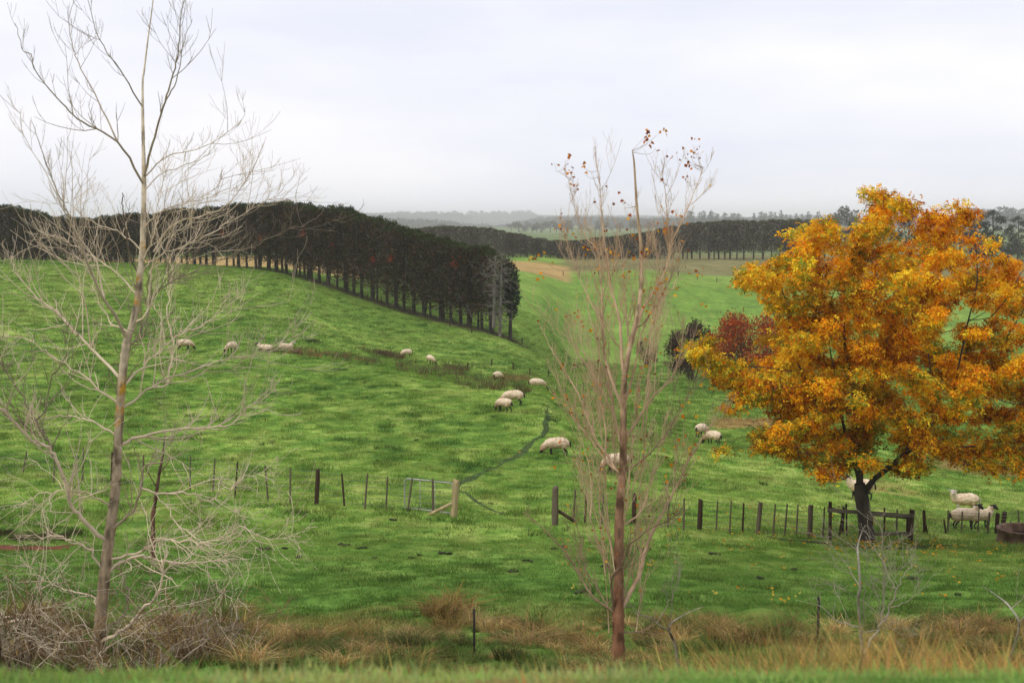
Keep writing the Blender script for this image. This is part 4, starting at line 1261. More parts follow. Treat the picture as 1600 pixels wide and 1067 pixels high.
        for _ in range(int(seg[-1] / 55 * twigs)):
            i = int(self.rng.integers(int(len(P) * .15), len(P) - 1)); T = P[i + 1] - P[i]; T /= np.linalg.norm(T) + 1e-9
            e = self.rng.normal(size=3); e -= T * e.dot(T); e /= np.linalg.norm(e)
            self.twig(b, P[i], T * .7 + e * self.rng.uniform(.5, 1.0), self.rng.uniform(tl[1] * .9, tl[1] * 1.9) * self.s, max(.006, min(.013, rad[i] * .7)) * self.tk, col, up * .7, 2, bend)
        b.obj(name, M['twig'], self.root, True)
        self.reg(P2, off, rad)
        return P
PALE = (.84, .69, .52); DARKB = (.10, .075, .055)
LT = BareTree('bare_poplar', 21.0, 153, 'tall pale leafless tree at left with many curving bare branches', PALE, DARKB, 21)
LT.trunk([(152,1046),(158,960),(165,885),(172,830),(181,760),(184,700),(187,650),(191,594),(197,537),(206,511),(215,470),(219,425),(223,387),(224,350),(225,289),(224,225),(223,176),(223,127),(225,112),(232,56),(239,0),(242,-70)],
         [32,27,25,23,21,20,19,18,17,15.5,15,14,13,12,10,7.5,6,4.5,4,3,2.4,1.4], [(.40,.31,.21), (.78,.67,.52)], ((604, 14), (636, 9), (384, 5), (470, 6), (436, 5), (660, 6)))
UP = dict(twigs=.55, up=.8, tl=(26, 62), bend=.5); LT.tk = .8
LT.limb([(221,289),(184,223),(129,191),(96,161),(56,112),(49,86),(37,79),(24,37)], 6, 1.2, dark=.55, **UP)
LT.limb([(184,223),(161,172),(127,109),(114,75),(107,30),(120,-12)], 4.5, 1, dark=.6, **UP)
LT.limb([(226,283),(238,225),(255,169),(268,124),(279,82),(283,22),(294,-14)], 6.5, 1.5, dark=.6, **UP)
LT.limb([(262,161),(275,127),(288,64),(300,30)], 3.5, 1, dark=.55, **UP)
LT.limb([(221,165),(187,109),(157,64),(142,19),(134,-20)], 4, 1, dark=.6, **UP)
LT.limb([(229,277),(262,244),(319,230),(375,191),(384,168)], 3.4, .8, dark=.35, **UP)
LT.limb([(232,296),(253,270),(285,260),(326,240),(350,205)], 3, .8, dark=.3, **UP)
LT.limb([(240,394),(270,352),(320,336),(356,319),(390,274),(416,214)], 5, 1, dark=.3, **UP)
LT.limb([(186,530),(180,492),(159,462),(131,397),(109,341),(90,300),(69,244),(49,187)], 8, 1.1, dark=.45, **UP)
LT.limb([(170,470),(150,410),(112,352),(75,277),(37,210),(30,170)], 4.5, .9, dark=.3, **UP)
LT.limb([(206,430),(202,397),(195,349),(191,322),(192,302)], 5, 2.5, dark=.95, twigs=.3)
MID = dict(twigs=1.45, up=.5, tl=(26, 85), bend=1.1); LT.tk = .88
LT.limb([(180,590),(150,552),(116,519),(88,489),(52,459),(22,421),(17,399)], 8, 1.6, dark=.1, **MID)
LT.limb([(176,627),(112,575),(75,552),(49,534),(7,522)], 6, 1.4, dark=.1, **MID)
LT.limb([(180,684),(150,661),(120,652),(90,650),(50,660)], 5.5, 1.4, dark=.1, **MID)
LT.limb([(163,846),(131,813),(110,782),(93,727),(76,700),(49,687),(22,657),(0,635),(-30,600)], 11, 4, dark=.2, **MID)
LT.limb([(99,743),(79,699),(56,657),(30,612),(0,560)], 6, 2, dark=.8, **MID)
LT.limb([(56,657),(71,639),(79,594),(101,556),(106,500)], 4, 1, dark=.8, **MID)
LT.limb([(190,702),(214,684),(274,672),(352,665),(390,639),(431,609)], 8, 1.4, dark=.2, **MID)
LT.limb([(195,605),(232,567),(270,530),(300,515),(330,500),(352,470)], 6, 1.3, dark=.0, **MID)
LT.limb([(195,640),(240,605),(300,579),(352,560),(397,554),(468,522)], 6, 1.2, dark=.25, **MID)
LT.limb([(182,687),(184,620),(195,582),(202,545),(225,511),(240,462),(270,440),(307,421),(349,402),(405,380),(465,350)], 7.5, 1.2, dark=.75, **MID)
LT.limb([(204,504),(229,489),(234,440),(240,406),(262,372),(300,348),(330,330)], 5, 1, dark=.05, **MID)
LT.limb([(240,605),(259,600),(270,560),(268,530),(262,500),(266,447),(277,399),(311,369)], 5.5, 1.2, dark=.0, **MID)
LT.limb([(175,832),(206,800),(220,762),(224,731),(241,721),(261,700),(270,673)], 8, 1.6, dark=.5, **MID)
LT.limb([(218,425),(250,400),(300,378),(350,352),(405,320),(440,300)], 4.5, .9, dark=.2, **MID)
LT.limb([(216,460),(175,420),(130,392),(95,372),(60,362)], 5, 1, dark=.15, **MID)
LT.limb([(222,392),(190,365),(150,350),(120,330),(95,300)], 4, .9, dark=.2, **MID)
LT.limb([(223,360),(250,330),(290,318),(330,300),(352,268)], 3.6, .9, dark=.25, **MID)
LT.limb([(220,410),(236,380),(246,345),(250,300),(262,262)], 3.6, .9, dark=.1, **MID)
LT.limb([(200,520),(170,500),(150,455),(140,420),(120,385)], 4, .9, dark=.1, **MID)
LOW = dict(twigs=1.5, up=.08, tl=(26, 90), bend=1.6); LT.lw = .38
LT.limb([(172,893),(206,872),(241,872),(292,880),(344,872),(370,855)], 8, 1.5, dark=.0, **LOW)
LT.limb([(176,872),(220,862),(261,841),(310,848),(354,838),(375,824),(420,842),(470,838)], 6, 1, dark=.1, **LOW)
LT.limb([(160,1003),(193,985),(220,955),(248,924),(254,872)], 11, 3, dark=.05, **LOW)
LT.limb([(152,1016),(120,996),(86,985),(62,975),(41,968),(0,965)], 11, 4, dark=.0, **LOW)
LT.limb([(163,893),(138,858),(117,848),(96,838),(41,838)], 6, 1.3, dark=.1, **LOW)
LT.limb([(220,765),(248,770),(292,772),(330,781),(344,765),(365,758),(385,745),(413,738)], 5, 1.2, dark=.05, **LOW)
LT.limb([(300,880),(330,900),(345,925),(336,960),(345,990)], 3, .8, dark=.0, **LOW)
LT.limb([(240,770),(265,800),(290,830),(325,860)], 3, .8, dark=.0, **LOW)
LT.limb([(160,985),(190,965),(200,930),(192,905),(185,880)], 6, 2, dark=.6, **LOW)
LT.limb([(193,985),(230,1000),(255,1030)], 4, 1, dark=.0, **LOW)
LT.limb([(165,960),(140,930),(100,920),(60,900),(30,870)], 5, 1, dark=.1, **LOW)
LT.limb([(175,800),(140,770),(100,765),(60,775),(20,800)], 5, 1, dark=.0, **LOW)
MT = BareTree('slender_poplar', 20.6, 965, 'slender nearly bare tree in the middle with a reddish trunk and few orange leaves', (.66, .47, .31), (.13, .085, .06), 33)
MT.trunk([(966,1046),(966,960),(967,880),(968,800),(973,740),(974,680),(974,639),(975,600),(977,579),(987,529),(998,483),(1002,429),(1001,380),(995,322),(991,258),(988,235)],
         [31,25,21.5,19.5,17,15,14,13,12,10,9,8,7,5.5,4,2], [(.30,.15,.085), (.66,.48,.32)])
UP = dict(twigs=1.6, up=1.15, tl=(20, 48), bend=.35); MT.tk = .62; MT.lw = .38
MT.limb([(977,590),(971,557),(968,500),(955,451),(950,411),(941,351),(937,287),(930,240)], 8, 1, dark=.05, **UP)
MT.limb([(972,640),(958,600),(945,557),(941,500),(941,465),(938,420),(934,394),(909,358),(893,305),(888,280),(873,268)], 7, .9, dark=.1, **UP)
MT.limb([(980,575),(987,536),(1005,483),(1027,447),(1044,411),(1051,376),(1069,340),(1087,294),(1098,262)], 9, .9, dark=.05, **UP)
MT.limb([(1044,411),(1046,380),(1043,340),(1039,300),(1034,268)], 4.5, .8, dark=.05, **UP)
MT.limb([(960,650),(930,590),(916,557),(890,530),(866,511),(850,490)], 4, 1, dark=.0, **UP)
MT.limb([(955,545),(941,508),(916,458),(893,401),(886,380),(880,345)], 4.5, .9, dark=.05, **UP)
MT.limb([(967,962),(985,925),(1000,895),(1008,860),(1020,830),(1036,800),(1057,760),(1075,720),(1100,680),(1120,650)], 12, 1.4, dark=.15, **UP)
MT.limb([(983,738),(1012,711),(1036,684),(1054,657),(1072,627),(1081,606)], 5, 1.2, dark=.7, **UP)
MT.limb([(977,690),(994,660),(1015,627),(1027,612),(1045,597),(1057,573),(1064,546),(1068,500)], 7, 1.5, dark=.3, **UP)
MT.limb([(960,740),(952,726),(919,681),(898,657),(880,615),(868,591),(855,560)], 4.5, 1, dark=.0, **UP)
MT.limb([(965,725),(949,711),(931,687),(913,639),(895,600),(862,546),(845,510)], 6, 1.1, dark=.05, **UP)
MT.limb([(967,708),(955,624),(946,570),(943,540),(936,480)], 7, 1.2, dark=.3, **UP)
MT.limb([(960,745),(947,720),(947,684),(940,630),(934,600),(898,540),(885,500)], 5, 1, dark=.05, **UP)
MT.limb([(955,965),(930,935),(912,910),(902,890),(882,860),(845,822),(818,800)], 6, 1.2, dark=.45, **UP)
MT.limb([(953,945),(930,912),(915,890),(907,845),(895,800)], 4, 1, dark=.6, **UP)
MT.limb([(957,962),(956,902),(970,885),(980,857),(990,845),(1020,824),(1064,802)], 6, 1.4, dark=.8, **UP)
MT.limb([(966,900),(940,860),(925,820),(915,770),(900,720)], 4, .9, dark=.05, **UP)
MT.limb([(978,640),(985,600),(995,560),(1003,520),(1020,480),(1028,430),(1022,380)], 6, 1, dark=.05, **UP)
MT.limb([(986,545),(978,490),(975,440),(968,380),(960,340)], 5, .9, dark=.05, **UP)
MT.limb([(990,515),(1010,500),(1040,450),(1052,430)], 4, 1.2, dark=.6, **UP)
MT.limb([(972,830),(1000,800),(1015,760),(1030,700),(1040,650)], 5, .9, dark=.0, **UP)
MT.limb([(1036,800),(1050,770),(1053,740),(1060,700)], 3.5, .8, dark=.05, **UP)
MT.limb([(966,990),(980,987),(1003,986),(1020,972),(1028,960)], 4, 1, dark=.6, twigs=.6, up=.3)
sh = np.random.default_rng(61)
for k in range(38):
    y0 = sh.uniform(500, 990); sd_ = sh.choice((-1, 1))
    x0 = 970 + sd_ * sh.uniform(4, 60) * (.4 + .6 * (990 - y0) / 490); l = sh.uniform(90, 230); lean = sd_ * sh.uniform(.02, .30) * l
    MT.limb([(x0, y0), (x0 + lean * .25, y0 - l * .35), (x0 + lean * .6, y0 - l * .7), (x0 + lean, y0 - l)], sh.uniform(1.8, 3.6), .7, dark=.05, twigs=1.0, up=1.2, tl=(18, 46), bend=.3)
# leaves still hanging on
R6 = [(130,210),(190,190),(215,250),(195,270),(250,215),(200,315),(230,310),(260,250),(525,100),(545,85),(595,75),(575,145),(540,125),(690,150),(690,180),(705,200),(735,130),(760,135),(650,175),(750,205),(715,290),(605,290),(740,220),(425,365),(420,380),
      (610,490),(605,495),(630,520),(625,510),(690,455),(645,440),(690,465),(455,455),(495,540),(260,575),(150,500),(175,490),(200,540),(185,550),(95,645),(390,610),(385,605),(530,610),(535,600),(525,590),(265,640),(310,590),(350,580),(240,630),(600,745),(595,740),(665,775),(715,745),(725,680),
      (280,940),(195,890),(265,930),(545,870),(540,860),(470,620),(440,680),(455,695),(400,610),(235,860),(330,970),(40,625),(30,630),(75,690),(780,695),(770,815)]
R7 = [(555,170),(605,150),(590,240),(580,320),(270,340),(225,275),(160,275),(425,295),(190,490),(15,580),(145,660),(835,350),(820,490),(865,515),(860,560),(875,580),(725,600),(785,615),(810,890),(780,920),(740,700),(600,820)]
spots = [(820 + a / 2.807, 180 + b_ / 2.807) for a, b_ in R6] + [(820 + a / 3.333, 540 + b_ / 3.333) for a, b_ in R7]
lb, tw = MB(), MB()
rng = np.random.default_rng(44)
OC = np.array([(.70, .27, .02), (.60, .17, .015), (.75, .40, .03), (.33, .085, .02), (.22, .06, .02)])
for k, (px, py) in enumerate(spots):
    nd = MT.nodes; w = np.hypot(nd[:, 0] - px, nd[:, 1] - py) + np.where(nd[:, 1] < py + 3, 60, 0)
    i = w.argmin()
    p1 = MT.pt(px, py, nd[i, 2] + rng.normal() * .1); p0 = MT.pt(nd[i, 0], nd[i, 1], nd[i, 2])
    mid = (p0 + p1) / 2 + np.array([rng.normal() * .05, rng.normal() * .05, -.06])
    tube(tw, catmull([p0, mid, p1], 3), np.linspace(.004, .0016, 7), 3, np.array([.42, .3, .2]), cap=False)
    m_ = int(rng.integers(2, 5)) if py < 330 or 340 < py < 460 else int(rng.integers(2, 4))
    P = p1 + rng.normal(size=(m_, 3)) * .045
    A, B = rand_frames(m_, rng)
    ch = rng.choice(5, m_, p=(.35, .25, .15, .15, .1) if py > 330 else (.2, .25, .05, .3, .2))
    quads(lb, P, A, B, .05 + .025 * rng.random(m_), .045 + .02 * rng.random(m_), OC[ch])
tp_ = np.array(MT.tips); sel = rng.random(len(tp_)) < .05
P = tp_[sel] - MT.O
A, B = rand_frames(len(P), rng)
quads(lb, P, A, B, .05, .042, OC[rng.choice(5, len(P))])
tw.obj('leaf_twigs', M['twig'], MT.root, True)
lb.obj('leaves', M['leaf'], MT.root)

# young trees
SAP = (.42, .37, .29)
S1 = BareTree('bare_sapling', 17.5, 1350, 'pale many stemmed sapling rising in front of the orange tree and its pen', SAP, DARKB, 51)
S1.trunk([(1350,1050),(1346,1000),(1344,980),(1341,935),(1344,917),(1341,872),(1340,855),(1345,835),(1352,820)], [9,8,6,6,5.5,4.5,3.5,2.5,1.2], [(.30,.25,.2), (.5,.46,.4)])
ST = dict(twigs=1.1, up=.35, tl=(22, 60), bend=1.0); S1.tk = .5; S1.lw = .38
S1.limb([(1349,1025),(1355,1012),(1375,980),(1386,962),(1397,927),(1390,905),(1380,880),(1365,852),(1352,828)], 6.5, 1, **ST)
S1.limb([(1378,975),(1380,945),(1379,912),(1380,857),(1375,822),(1360,798)], 5, 1, dark=.2, **ST)
S1.limb([(1343,977),(1310,970),(1287,951),(1270,932)], 3.5, .8, **ST)
S1.limb([(1343,917),(1325,887),(1310,866),(1298,850)], 3, .8, **ST)
S1.limb([(1341,860),(1320,845),(1297,828)], 2.4, .7, **ST)
S1.limb([(1380,857),(1400,845),(1422,837)], 2.4, .7, dark=.3, **ST)
S1.limb([(1397,927),(1412,900),(1428,880),(1432,866)], 2.4, .7, **ST)
S1.limb([(1390,950),(1420,937),(1440,922)], 2.6, .7, **ST)
S1.limb([(1352,1005),(1348,960),(1352,920),(1362,900)], 3.5, .9, dark=.5, **ST)
S1.limb([(1350,990),(1380,982),(1415,980)], 3, .8, **ST)
S2 = BareTree('bare_sapling', 17.0, 1577, 'thin pale sapling leaning left at the right edge', SAP, DARKB, 52)
S2.tk = .55
S2.trunk([(1575,1045),(1577,1032),(1587,1000),(1592,972),(1577,947),(1560,932),(1535,915)], [6,6,5,4.5,4,2.5,1.2], [(.3,.25,.2), (.5,.46,.4)])
S2.limb([(1592,972),(1605,960),(1630,955)], 3.5, 1, **ST)
S2.limb([(1584,950),(1598,935),(1612,920)], 3, .8, **ST)
S2.limb([(1586,1003),(1600,990),(1615,985)], 2.5, .8, **ST)
S3 = BareTree('bare_sapling', 19.5, 1058, 'small crooked bare sapling just right of the slender middle tree', (.4, .34, .28), DARKB, 53)
S3.tk = .55
S3.trunk([(1059,1042),(1055,1008),(1046,985),(1050,972),(1075,957),(1100,947)], [7,6.5,5,3.5,2.2,1.2], [(.3,.25,.2), (.42,.37,.3)])
S3.limb([(1044,985),(1028,975),(1018,965),(995,955),(980,932)], 4, 1, dark=.3, **ST)
S3.limb([(1047,978),(1050,950),(1052,930)], 3, .8, dark=.4, **ST)
S3.limb([(1025,972),(1045,940),(1058,915),(1062,890)], 3, .7, dark=.3, **ST)
S4 = BareTree('reddish_sapling', 40.0, 240, 'short reddish brown sapling in the paddock behind the pale left tree', (.22, .12, .09), (.08, .05, .04), 54)
S4.tk = .55
S4.trunk([(238,812),(243,780),(248,745),(254,712),(258,680)], [9,8,7,5,2], [(.2,.1,.07), (.2,.12,.09)])
S4.limb([(246,760),(230,735),(222,712)], 3.5, 1, twigs=.8); S4.limb([(249,740),(264,720),(268,700)], 3.5, 1, twigs=.8)

# tangled leafless shrubs at the foot of the left tree
def tangle(px, Y, label, w, h, seed, n, cs):
    rng = np.random.default_rng(seed); q = onground(px, Y); r_ = empty('bramble_shrub', q); tag(r_, label, 'shrub')
    for cname, cc, frac in (('pale_canes', cs[0], .45), ('brown_canes', cs[1], .55)):
        b = MB()
        for k in range(int(n * frac)):
            a_ = rng.random() * 6.28; r0 = rng.random() * w * .4
            p0 = np.array([math.cos(a_) * r0, math.sin(a_) * r0 * .6, -.1])
            e = np.array([rng.normal() * w * .55, rng.normal() * w * .4, h * (.35 + .75 * rng.random())])
            end = e + np.array([rng.normal() * .3, rng.normal() * .3, -h * .35 * rng.random()])
            P = catmull([p0, (p0 + e) / 2 + rng.normal(size=3) * .12, e, end], 4)
            P += rng.normal(size=P.shape) * .015
            tube(b, P, np.linspace(.010, .0025, len(P)), 3, np.array(cc) * (.6 + .7 * rng.random()), cap=False)
            for _ in range(3):
                i = int(rng.integers(3, len(P))); tube(b, np.array([P[i], P[i] + rng.normal(size=3) * .14 + np.array([0, 0, .05]), P[i] + rng.normal(size=3) * .26]), [.004, .003, .0018], 3, np.array(cc) * (.6 + .7 * rng.random()), cap=False)
        b.obj(cname, M['twig'], r_, True)
tangle(40, 19.5, 'dense tangle of brown bare canes in the bottom left corner', .9, 1.45, 1, 105, ((.55, .46, .34), (.20, .12, .065)))
tangle(120, 19.0, 'low pale tangle of dead canes at the foot of the left tree', .9, .9, 2, 60, ((.6, .51, .39), (.27, .18, .09)))
tangle(300, 20.5, 'arching tangle of straw coloured canes right of the left tree', 1.0, 1.1, 3, 70, ((.48, .40, .3), (.26, .16, .09)))
tangle(225, 19.5, 'low brown briar close against the left tree trunk', .7, .7, 4, 34, ((.52, .44, .33), (.22, .14, .075)))

# ------------------------------------------------------------------ fences
def unit_post(seed, n=9, sq=False):
    rng = np.random.default_rng(seed); b = MB()
    zs = np.array([-.25, 0, .3, .7, .96, 1.0]); rr = np.array([1.05, 1.03, 1.0, .96, .92, .7])
    th = np.arange(n) * 2 * math.pi / n
    V = []
    for z, r in zip(zs, rr):
        k = r * (1 + .07 * rng.normal(size=n))
        if sq: k = k / np.maximum(np.abs(np.cos(th + .5)), np.abs(np.sin(th + .5))) * .85
        V += [[math.cos(t) * k[i], math.sin(t) * k[i], z + (.03 * rng.normal() if z > .9 else 0)] for i, t in enumerate(th)]
    V.append([0, 0, 1.0])
    m_ = len(zs); i = np.arange(m_ - 1)[:, None] * n; j = np.arange(n)[None]; jn = (j + 1) % n
    q = np.stack([i + j, i + jn, i + n + jn, i + n + j], -1).reshape(-1, 4)
    t = [[(m_ - 1) * n + k, (m_ - 1) * n + (k + 1) % n, m_ * n] for k in range(n)]
    b.add(V, q, t); return b
POSTM = {mk: [unit_post(600 + i).mesh('post', M[mk], True) for i in range(3)] for mk in ('post_wood', 'post_dark', 'post_new')}
BATM = {mk: [unit_post(620 + i, 8, True).mesh('batten', M[mk]) for i in range(3)] for mk in ('post_wood', 'post_dark')}

def stake(root, name, pb, pt_, rad, mats, Y=None, base=None):
    """an upright between two picture points, standing on the ground; returns its base and top"""
    q = hit(*pb) if Y is None else onground(pb[0], Y)
    u, m_ = ray(*pt_); topz = float(m_) * q[1]; topx = float(u) * q[1]
    d = Vector((topx - q[0], random.gauss(0, .03), max(.15, topz - q[2])))
    o = bpy.data.objects.new(name, random.choice(mats)); link(o, root)
    rq = d.to_track_quat('Z', 'Y')
    o.rotation_mode = 'QUATERNION'; o.rotation_quaternion = rq @ Quaternion((0, 0, 1), random.random() * 6.28)
    o.location = Vector(q) - root.location; o.scale = (rad, rad, d.length)
    return np.array(q), np.array(q) + np.array(d)

def wires(root, ends, fr, rad=.006):
    for f in fr:
        b = MB()
        P = [a * (1 - f) + c * f for a, c in ends]
        o = np.array(root.location)
        pts_ = []
        for a, c in zip(P[:-1], P[1:]):
            for t in (0, .33, .67): pts_.append(a * (1 - t) + c * t - np.array([0, 0, .012 * math.sin(math.pi * t)]))
        pts_.append(P[-1])
        tube(b, np.array(pts_) - o, rad, 4, cap=False)
        b.obj('wire', M['wire'], root, True)

BW, BD = BATM['post_wood'], BATM['post_dark']
PW, PD, PN_ = POSTM['post_wood'], POSTM['post_dark'], POSTM['post_new']
fl = empty('wire_fence', hit(495, 786)); tag(fl, 'old post and wire fence running left from the steel gate', 'fence')
ends = []
for nm, xb, yb, xt, yt, r, ms in (('post',-60,770,-58,715,.07,PD),('batten',-10,762,-8,712,.035,BW),('batten',36,738,42,705,.035,BW),('batten',84,754,86,706,.035,BW),('batten',129,752,131,700,.035,BW),('post',175,758,176,706,.06,PD),('batten',222,762,224,710,.035,BW),('batten',297,767,298,712,.033,BW),('batten',333,768,336,716,.033,BW),
                                ('batten',367,777,371,722,.036,BD),('batten',419,783,414,728,.036,BW),('batten',453,787,454,731,.034,BW),('post',494,788,497,733,.085,PD),('batten',538,790,534,740,.038,BD),('batten',570,795,574,740,.036,BW),('batten',603,796,606,744,.036,BW),('batten',637,799,644,748,.042,BW),('batten',677,801,676,748,.04,BW)):
    ends.append(stake(fl, nm, (xb, yb), (xt, yt), r, ms))
gp = stake(fl, 'post', (709, 808), (713, 750), .125, PN_); ends.append(gp)
# strut against the gate post
b = MB(); p0 = hit(671, 804); p1 = gp[0] + (gp[1] - gp[0]) * .38 + np.array([-.1, -.06, 0])
tube(b, np.array([p0, (p0 + p1) / 2, p1]) - np.array(fl.location), [.07, .068, .06], 8); b.obj('strut', M['post_new'], fl, True)
wires(fl, ends, (.12, .3, .47, .64, .8, .95))

# the steel gate leaning open against the fence
g0 = np.array(ends[-4][0]) + np.array([.55, .35, 0]); g1 = gp[0] + np.array([-.05, .3, 0])
g0[0] = (631 - 800) / 2209 * g0[1]; g0[2] = gz(g0[0], g0[1]) + .06
gt = empty('farm_gate', g0); tag(gt, 'galvanised steel tube gate swung open against the fence', 'gate')
gw = np.linalg.norm((g1 - g0)[:2]); gd = (g1 - g0) / gw; gd[2] = (g1[2] + .08 - g0[2]) / gw
gh = float(ray(636, 747)[1]) * g0[1] - g0[2]
up_ = np.array([0, 0, 1.0])
c0 = .22
arc = [g0 * 0 + gd * (c0 - c0 * math.cos(a_)) + up_ * (gh - c0 + c0 * math.sin(a_)) for a_ in np.linspace(0, math.pi / 2, 7)]
P = np.array([np.zeros(3), up_ * gh * .5] + arc + [gd * gw * .5 + up_ * gh, gd * gw + up_ * (gh - .01), gd * gw + up_ * gh * .5, gd * gw, gd * gw * .5, np.zeros(3)])
b = MB(); tube(b, P, .026, 8); b.obj('frame', M['galv'], gt, True)
for t in (.33, .64):
    b = MB(); tube(b, np.array([gd * gw * t, gd * gw * t + up_ * gh]), .013, 6); b.obj('upright', M['galv'], gt, True)
for k in range(6):
    b = MB(); z = gh * (.1 + .14 * k); tube(b, np.array([up_ * z, gd * gw * .5 + up_ * (z - .01), gd * gw + up_ * z]), .0045, 4, cap=False); b.obj('wire', M['wire'], gt, True)

fr_ = empty('wire_fence', hit(1266, 839)); tag(fr_, 'wire fence of posts and thin battens running right past the orange tree', 'fence')
ends = []
sp = stake(fr_, 'post', (867, 820), (868, 760), .115, PW); ends.append(sp)
for nm, xb, yb, xt, yt, r, ms in (('batten',896,810,899,765,.04,BW),('batten',914,816,916,768,.04,BD),('batten',940,818,943,770,.038,BW),('post',990,818,992,771,.085,PD),('batten',1043,824,1046,775,.034,BW),('batten',1068,828,1069,778,.036,BW),('post',1093,827,1095,780,.085,PD),
                                ('batten',1119,830,1121,782,.032,BW),('batten',1140,832,1143,783,.032,BW),('batten',1160,832,1162,786,.036,BD),('post',1184,834,1188,785,.082,PW),('batten',1208,837,1211,787,.033,BW),('batten',1226,836,1230,787,.033,BW),('batten',1244,838,1247,789,.033,BW),('post',1265,840,1267,789,.095,PW),('batten',1286,841,1288,792,.034,BW)):
    ends.append(stake(fr_, nm, (xb, yb), (xt, yt), r, ms))
for nm, xb, yb, xt, yt, r, ms, Y in (('batten',1323,840,1322,787,.036,BD,50.6),('batten',1382,833,1382,793,.036,BD,52.0),('batten',1401,833,1402,796,.034,BW,52.4),('post',1445,840,1444,797,.06,PD,53.0),('batten',1481,841,1482,797,.036,BW,53.8),('batten',1502,842,1504,799,.034,BW,54.2),('batten',1528,843,1529,800,.034,BW,54.4),('batten',1543,845,1546,800,.04,BW,54.6),('post',1557,846,1559,801,.085,PD,54.8),('batten',1592,830,1591,797,.036,BW,56.4),('post',1625,840,1626,799,.08,PD,56.6),('batten',1660,840,1661,799,.04,BW,57)):
    ends.append(stake(fr_, nm, (xb, yb), (xt, yt), r, ms, Y))
stake(fr_, 'batten', (1478, 841), (1475, 811), .036, BD, 53.4)
stake(fr_, 'batten', (1449, 840), (1446, 820), .04, BD, 52.9)
stake(fr_, 'post', (1567, 846), (1569, 799), .095, PD, 56.0)
stake(fr_, 'batten', (1583, 830), (1578, 813), .035, BD, 56.2)
b = MB(); p0 = hit(899, 815); p1 = sp[0] + (sp[1] - sp[0]) * .42
tube(b, np.array([p0, (p0 + p1) / 2, p1]) - np.array(fr_.location), [.06, .06, .055], 8); b.obj('strut', M['post_dark'], fr_, True)
wires(fr_, ends, (.12, .3, .48, .66, .82, .95))

# pen round the orange tree
pen = empty('tree_pen', tbase); tag(pen, 'weathered timber rail pen standing around the orange tree trunk', 'fence')
e1 = stake(pen, 'post', (1297, 842), (1297, 784), .062, PD, 48.6); e2 = stake(pen, 'post', (1423, 842), (1424, 796), .085, PD, 48.8)
e3 = stake(pen, 'post', (1418, 838), (1418, 803), .06, PD, 51.2); e4 = stake(pen, 'post', (1316, 838), (1318, 792), .05, PD, 51.0)
stake(pen, 'post', (1311, 838), (1318, 795), .04, PD, 50.2)
stake(pen, 'post', (1362, 838), (1362, 800), .05, PD, 48.7)
def rail(p0, p1, w=.13, t=.045):
    p0, p1 = np.array(p0), np.array(p1); d = p1 - p0; l = np.linalg.norm(d); d /= l
    s_ = np.cross(d, [0, 0, 1]); s_ /= np.linalg.norm(s_); u_ = np.cross(s_, d)
    b = MB(); rot = np.stack([d, s_, u_], 1)
    V = []
    box(b, (p0 + p1) / 2 - np.array(pen.location), (l, t, w), rot)
    o = b.obj('rail', M['rail'], pen)
    mod = o.modifiers.new('edge', 'BEVEL'); mod.width = .008; mod.segments = 1
f_ = np.array([0, -.1, 0])
rail(at(1293, 796.5, 48.5), at(1428, 806, 48.68))
rail(at(1361, 834, 48.55), at(1424, 833, 48.68), .11)
rail(e2[1] * .93 + e2[0] * .07 + np.array([.1, 0, 0]), e3[1] * .95 + e3[0] * .05 + np.array([.09, 0, 0]))
rail(e4[1] * .85 + e4[0] * .15 + np.array([0, .08, 0]), e3[1] * .85 + e3[0] * .15 + np.array([0, .08, 0]))
rail(e1[1] * .85 + e1[0] * .15 + np.array([-.07, 0, 0]), e4[1] * .8 + e4[0] * .2 + np.array([-.06, 0, 0]))

# thin steel electric-fence standards by the ditch
def standard(px, pyb, pyt, Y, label):
    q = onground(px, Y); h = float(ray(px, pyt)[1]) * Y - q[2]
    r_ = empty('steel_standard', q); tag(r_, label, 'post')
    b = MB(); box(b, (0, 0, h / 2 - .15), (.036, .012, h + .3)); box(b, (0, .014, h / 2 - .15), (.010, .026, h + .3)); b.obj('stake', M['steel'], r_)
    for k in range(6):
        b = MB(); tube(b, np.array([[-.012, -.012, h * (.25 + .13 * k)], [.012, -.012, h * (.25 + .13 * k)]]), .007, 5); b.obj('lug', M['steel'], r_)
standard(741, 1012, 951, 22.0, 'dark steel fence standard among the tussocks left of the slender middle tree')
standard(1277, 1000, 932, 20.0, 'dark steel fence standard left of the many stemmed sapling')
qe = onground(-2, 6.4); r_ = empty('wooden_post', qe); tag(r_, 'blurred dark timber post at the bottom left corner', 'post')
o = link(bpy.data.objects.new('post', PD[0]), r_); o.scale = (.022, .022, float(ray(1, 990)[1]) * 6.4 - qe[2])

# fences far off
def far_fence(label, lst, wires_=True, rad=.06):
    q0 = hit(lst[0][0], lst[0][1], 90); r_ = empty('wire_fence', q0); tag(r_, label, 'fence')
    en = []
    for px, yb, yt in lst:
        en.append(stake(r_, 'post', (px, yb), (px + random.uniform(-.5, .5), yt), rad, PD))
    if wires_: wires(r_, en, (.4, .9), .006)
far_fence('small wire fence along the far side of the rushy gully', [(731,578,567),(768,572,561),(802,578,566),(828,586,575),(857,589,578)], rad=.07)
far_fence('short line of thin posts crossing the hollow behind the slender middle tree', [(856,613,604),(870,615,603),(884,614,605),(898,613,602),(911,612,598),(925,610,600),(945,608,597),(1010,602,591)], rad=.05)
far_fence('row of pale stakes along the foot of the near shelterbelt', [(575,467,459),(596,475,464),(617,485,472),(640,490,480),(668,500,490),(703,511,502),(737,520,511),(800,530,521),(816,537,528)], rad=.08)
